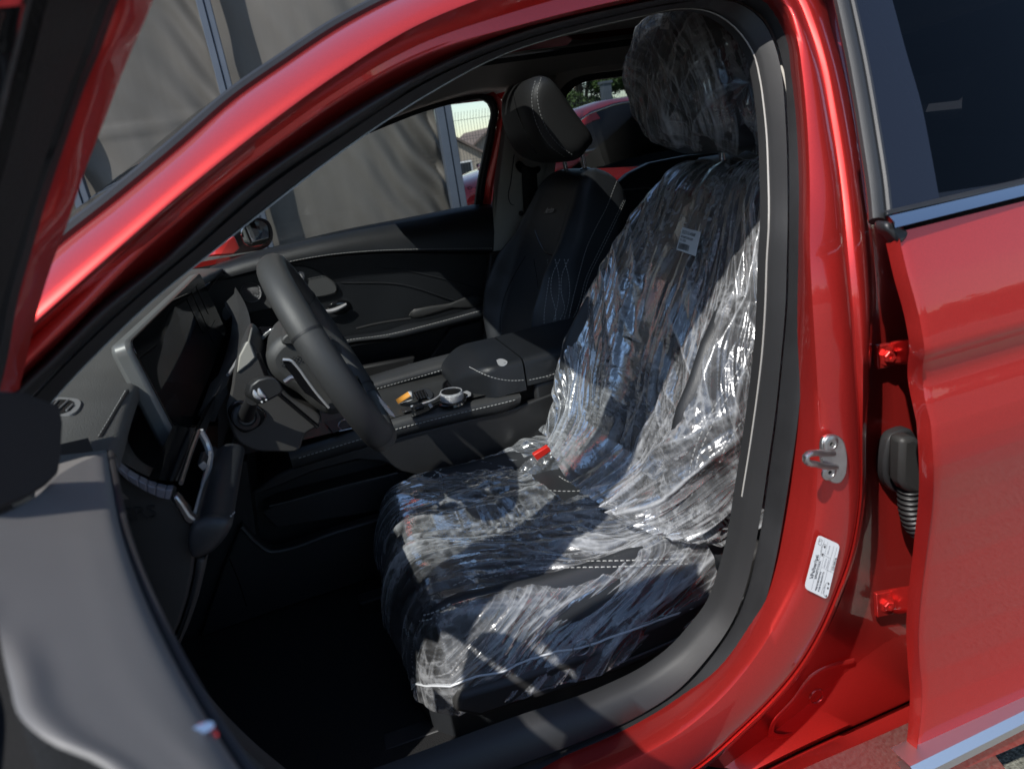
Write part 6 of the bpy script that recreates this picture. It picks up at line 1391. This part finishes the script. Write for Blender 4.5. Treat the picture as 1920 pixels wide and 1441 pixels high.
# ---- clear bag beside the console, labels on the covers
bg = px_ax([(700, 706), (706, 696), (740, 688), (768, 683), (772, 700), (742, 712), (712, 716)], 1, .24)
G = np.zeros((30, 40, 3)); c0, c1, c2, c3 = [Vector(q) for q in (bg[0], bg[3], bg[4], bg[6])]
for i in range(30):
    for j in range(40): G[i, j] = tuple(c0.lerp(c1, j/39).lerp(c3.lerp(c2, j/39), i/29)+V3(0, .006*float(ridge(i*.2, j*.15, 2)), 0))
cb = gridmesh('document_bag', G, M['film'], None, 'small clear plastic bag propped beyond the console rail', 'plastic bag', None, tuple(c3)); set_crease(cb, np.full((30, 40), .08))
def sticker(px, bv, w, name, label, lines, bars=True):
    hs = [bv.ray_cast(CAM, ray(*p)) for p in px]
    if any(h[0] is None for h in hs): return
    q = [h[0] for h in hs]; n_ = (q[1]-q[0]).cross(q[3]-q[0]).normalized()
    if n_.dot(CAM-q[0]) < 0: n_ = -n_
    q = [p+n_*w for p in q]; loc = sum(q, Vector())/4
    t_ = thing(name, label, 'label', loc)
    mk('label_paper', MB().prism(q, n_*.0003), M['white'], t_, smooth=0)
    xd_, yd_ = q[1]-q[0], q[0]-q[3]; L = xd_.length; hgt = yd_.length
    for s, u, v, sz in lines: text('print', s, sz*hgt, q[3]+xd_*u+yd_*v+n_*.0006, xd_, yd_, M['ink'], t_, thick=.00005)
    if bars:
        mb = MB(); rs = np.random.RandomState(3); u = .08
        while u < .62:
            w_ = rs.choice([.006, .010, .016]); p = [q[3]+xd_*uu+yd_*vv+n_*.0007 for uu, vv in ((u, .08), (u+w_, .08), (u+w_, .34), (u, .34))]; mb.add(p, [(0, 1, 2, 3)]); u += w_+rs.choice([.007, .012])
        mk('print', mb, M['ink'], t_, smooth=0, recalc=False)
    return t_
bvf = bvh_of(dback)
sticker([(1305, 437), (1341, 447), (1331, 492), (1294, 479)], bvf, .0285, 'barcode_label', 'white barcode label stuck high on the plastic covered driver backrest', [('R3211LA008', .06, .74, .2), ('801000152AADJR', .06, .56, .13), ('F5.1 2023', .06, .42, .12)])
bvf2 = bvh_of(dhead)
sticker([(1266, 46), (1282, 48), (1278, 72), (1262, 70)], bvf2, .024, 'headrest_label', 'small white printed label inside the driver headrest bag', [('0921 A8', .1, .66, .2), ('48216', .1, .40, .2), ('17 02', .1, .12, .2)], False)
# ================================================================== open front door, swung past the camera
def dcurve(pts, n=40): return cr([PD(a, b, d) for a, b, d in pts], n)
NDR = V3(math.sin(R(80)), math.cos(R(80)), 0)
def back(c, k): return [p-NDR*k for p in c]
# slanting window frame: red sash edge, black seal, dark inner moulding
s1 = dcurve([(298, -30, .42), (287, 0, .425), (233, 127, .44), (193, 233, .455), (160, 317, .465), (127, 417, .48), (103, 480, .49), (73, 573, .505), (55, 650, .52), (36, 730, .53)])
s2 = dcurve([(235, -30, .405), (222, 0, .41), (187, 97, .42), (160, 160, .43), (123, 267, .445), (90, 367, .46), (60, 467, .47), (33, 563, .485), (15, 667, .50), (-4, 745, .51)])
s3 = dcurve([(222, -30, .395), (208, 0, .40), (172, 97, .41), (145, 160, .42), (108, 267, .435), (75, 367, .445), (45, 467, .455), (18, 563, .47), (-3, 667, .485), (-30, 745, .50)])
s4 = dcurve([(100, -30, .37), (85, 0, .375), (60, 97, .385), (45, 160, .39), (18, 267, .40), (-10, 367, .41), (-40, 467, .42), (-70, 563, .43), (-100, 667, .44), (-120, 745, .45)])
s5 = dcurve([(62, -30, .355), (50, 0, .36), (25, 97, .37), (8, 160, .375), (-18, 267, .385), (-50, 367, .39), (-80, 467, .40), (-110, 563, .41), (-140, 667, .42), (-170, 745, .43)])
s6 = dcurve([(0, -30, .33), (-15, 0, .33), (-45, 97, .34), (-60, 160, .345), (-90, 267, .35), (-120, 367, .36), (-150, 467, .37), (-180, 563, .38), (-210, 667, .39), (-240, 745, .40)])
fdoor = mk('front_door', MB().grid([back(s1, .05), s1, mid(s1, s2, .5, -.002), s2, back(s2, .012)]), M['red'], car, smooth=40)
mk('sash_seal', MB().grid([back(s2, .010), s2, mid(s2, s3, .5, -.006), s3, back(s3, .012)]), M['rubber'], fdoor, smooth=60)
mk('sash_trim', MB().grid([back(s3, .012), mid(s3, s4, .1, -.004), mid(s3, s4, .5, -.008), mid(s3, s4, .9, -.004), s4, back(s4, .015)]), mat('sash_trim', (.022, .020, .019), .55, bump=(500, .5, .001)), fdoor, smooth=60)
mk('glass_run', MB().grid([back(s4, .012), mid(s4, s5, .5, -.004), s5, back(s5, .012)]), mat('flocked_seal', (.075, .073, .068), .8, bump=(260, 1, .002), var=.4, vscale=60), fdoor, smooth=60)
mk('glass_run', MB().grid([s5, s6, back(s6, .02)]), M['gloss'], fdoor, smooth=60)
# sail panel in the front corner of the door
sp1 = [(-40, 735, .46), (30, 740, .475), (95, 764, .50), (96, 800, .50), (95, 866, .49), (89, 895, .485), (66, 918, .47), (25, 943, .445), (-40, 966, .42)]
spv = [PD(*p) for p in sp1]
mk('sail_panel', MB().prism([p-NDR*.004 for p in spv], NDR*.010), mat('sail_plastic', (.022, .020, .020), .6, bump=(700, .3, .0006)), fdoor, smooth=30, bevel=.0025)
# upper door trim: broad soft surface rolling down to its front edge
rows_p = [
    [(-60, 985, .36), (0, 965, .39), (60, 935, .42), (110, 890, .465), (160, 862, .485), (195, 850, .50), (207, 851, .503)],
    [(-60, 1030, .35), (0, 1000, .38), (60, 975, .41), (120, 948, .445), (165, 930, .465), (205, 915, .485), (217, 918, .50)],
    [(-60, 1130, .33), (0, 1090, .355), (70, 1060, .39), (130, 1035, .42), (180, 1015, .45), (220, 1000, .475), (233, 1003, .495)],
    [(-60, 1215, .32), (5, 1170, .335), (85, 1150, .375), (150, 1125, .41), (205, 1105, .44), (248, 1090, .47), (264, 1095, .495)],
    [(-50, 1320, .31), (22, 1275, .325), (105, 1255, .365), (175, 1235, .405), (235, 1210, .44), (290, 1190, .475), (310, 1198, .505)],
    [(-20, 1400, .31), (45, 1345, .325), (130, 1325, .37), (205, 1305, .41), (275, 1290, .45), (340, 1285, .49), (362, 1300, .52)],
    [(40, 1450, .32), (100, 1390, .335), (180, 1375, .38), (260, 1365, .42), (330, 1365, .46), (390, 1370, .50), (414, 1386, .535)],
    [(130, 1500, .335), (190, 1430, .35), (260, 1425, .39), (330, 1425, .43), (390, 1435, .47), (440, 1450, .515), (466, 1462, .55)],
    [(220, 1560, .35), (260, 1490, .365), (330, 1490, .40), (390, 1495, .44), (440, 1505, .48), (490, 1515, .53), (512, 1525, .565)]]
Q0 = PD(170, 905, .50); NT_ = Vector((.50, .16, .85)).normalized()
def PT(p, c):
    k = [0, 0, 0, 0, .0, .004, .022][c]; q = PL(p[0], p[1], Q0, NT_); return CAM+(q-CAM)*(1+k/(q-CAM).length)
for r in rows_p[4:]: r[0] = (r[1][0]-4, r[1][1]+3, 0)
rows_p[3][0] = (-3, 1176, 0); rows_p[2][0] = (-12, 1096, 0)
def PT2(p, c, i):
    q = PT(p, c)
    return q+(q-CAM).normalized()*.0015 if c == 0 and i > 3 else q
G = [cr([PT2(p, c, i) for c, p in enumerate(r)], 26) for i, r in enumerate(rows_p)]; GT = [cr([G[i][j] for i in range(len(G))], 40) for j in range(26)]
TE = GT[0]
GT = GT+[[p-NDR*.02+V3(.0, .012, 0) for p in GT[-1]], [p-NDR*.05+V3(0, .012, 0) for p in GT[-1]]]
dtrim = mk('door_trim', MB().grid(GT), M['seatgrey'], fdoor, smooth=180)
wl = [p+NDR*.004 for p in GT[-4]]
mk('welt_seam', MB().tube([p-NDR*.002 for p in wl], .0022, 8), M['rubber'], dtrim)
k1 = dcurve([(330, 1255, .60), (380, 1320, .62), (440, 1385, .64), (520, 1460, .66)]); k2 = dcurve([(352, 1250, .64), (402, 1315, .66), (470, 1385, .68), (560, 1460, .70)])
mk('lower_seal', MB().grid([back(k1, .02), k1, mid(k1, k2, .5, -.008), k2, back(k2, .02)]), M['rubber'], fdoor, smooth=60)
dl = (PL(366, 1372, Q0, NT_)-CAM).length+.004
lamp = mk('door_reflector', MB().pillow([PD(382+5*math.cos(a)+8*math.sin(a), 1378+22*math.sin(a), dl+.002) for a in np.linspace(0, 6.283, 21)[:-1]], NDR, .004, 4), mat('red_lens', (.5, .03, .02), .1), fdoor)
mk('reflector_cap', MB().pillow([PD(377+4*math.cos(a)+3*math.sin(a), 1366+9*math.sin(a), dl-.001) for a in np.linspace(0, 6.283, 17)[:-1]], NDR, .004, 4), M['chrome'], lamp)
# outer skin of the door, seen only from the other side
dh = V3(-.30, -.88, 0); de = V3(math.cos(R(80)), -math.sin(R(80)), 0)
mk('outer_skin', MB().grid([[dh+de*a-NDR*(.02+.03*(1-((z-.7)/.4)**2))+V3(0, 0, z) for a in np.linspace(0, 1.02, 12)] for z in np.linspace(.33, .97, 12)]), M['red'], fdoor)
mk('door_base', MB().grid([[dh+de*a+NDR*o+V3(0, 0, z) for a in (0, .5, 1.02)] for o, z in ((.06, .97), (.07, .6), (.05, .33), (-.02, .33))]), M['trim2'], fdoor)

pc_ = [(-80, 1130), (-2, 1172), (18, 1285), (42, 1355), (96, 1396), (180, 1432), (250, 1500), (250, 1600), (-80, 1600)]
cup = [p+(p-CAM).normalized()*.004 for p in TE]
mk('trim_shade_sheet', MB().grid([cup, [p-V3(0, 0, .05)-NDR*.004 for p in cup], [p-V3(0, 0, .12)-NDR*.10 for p in cup], [p-V3(0, 0, .05)-NDR*.22 for p in cup]]), M['carpet'], dtrim)  # near-black sheet added in place of the shade below the trim edge
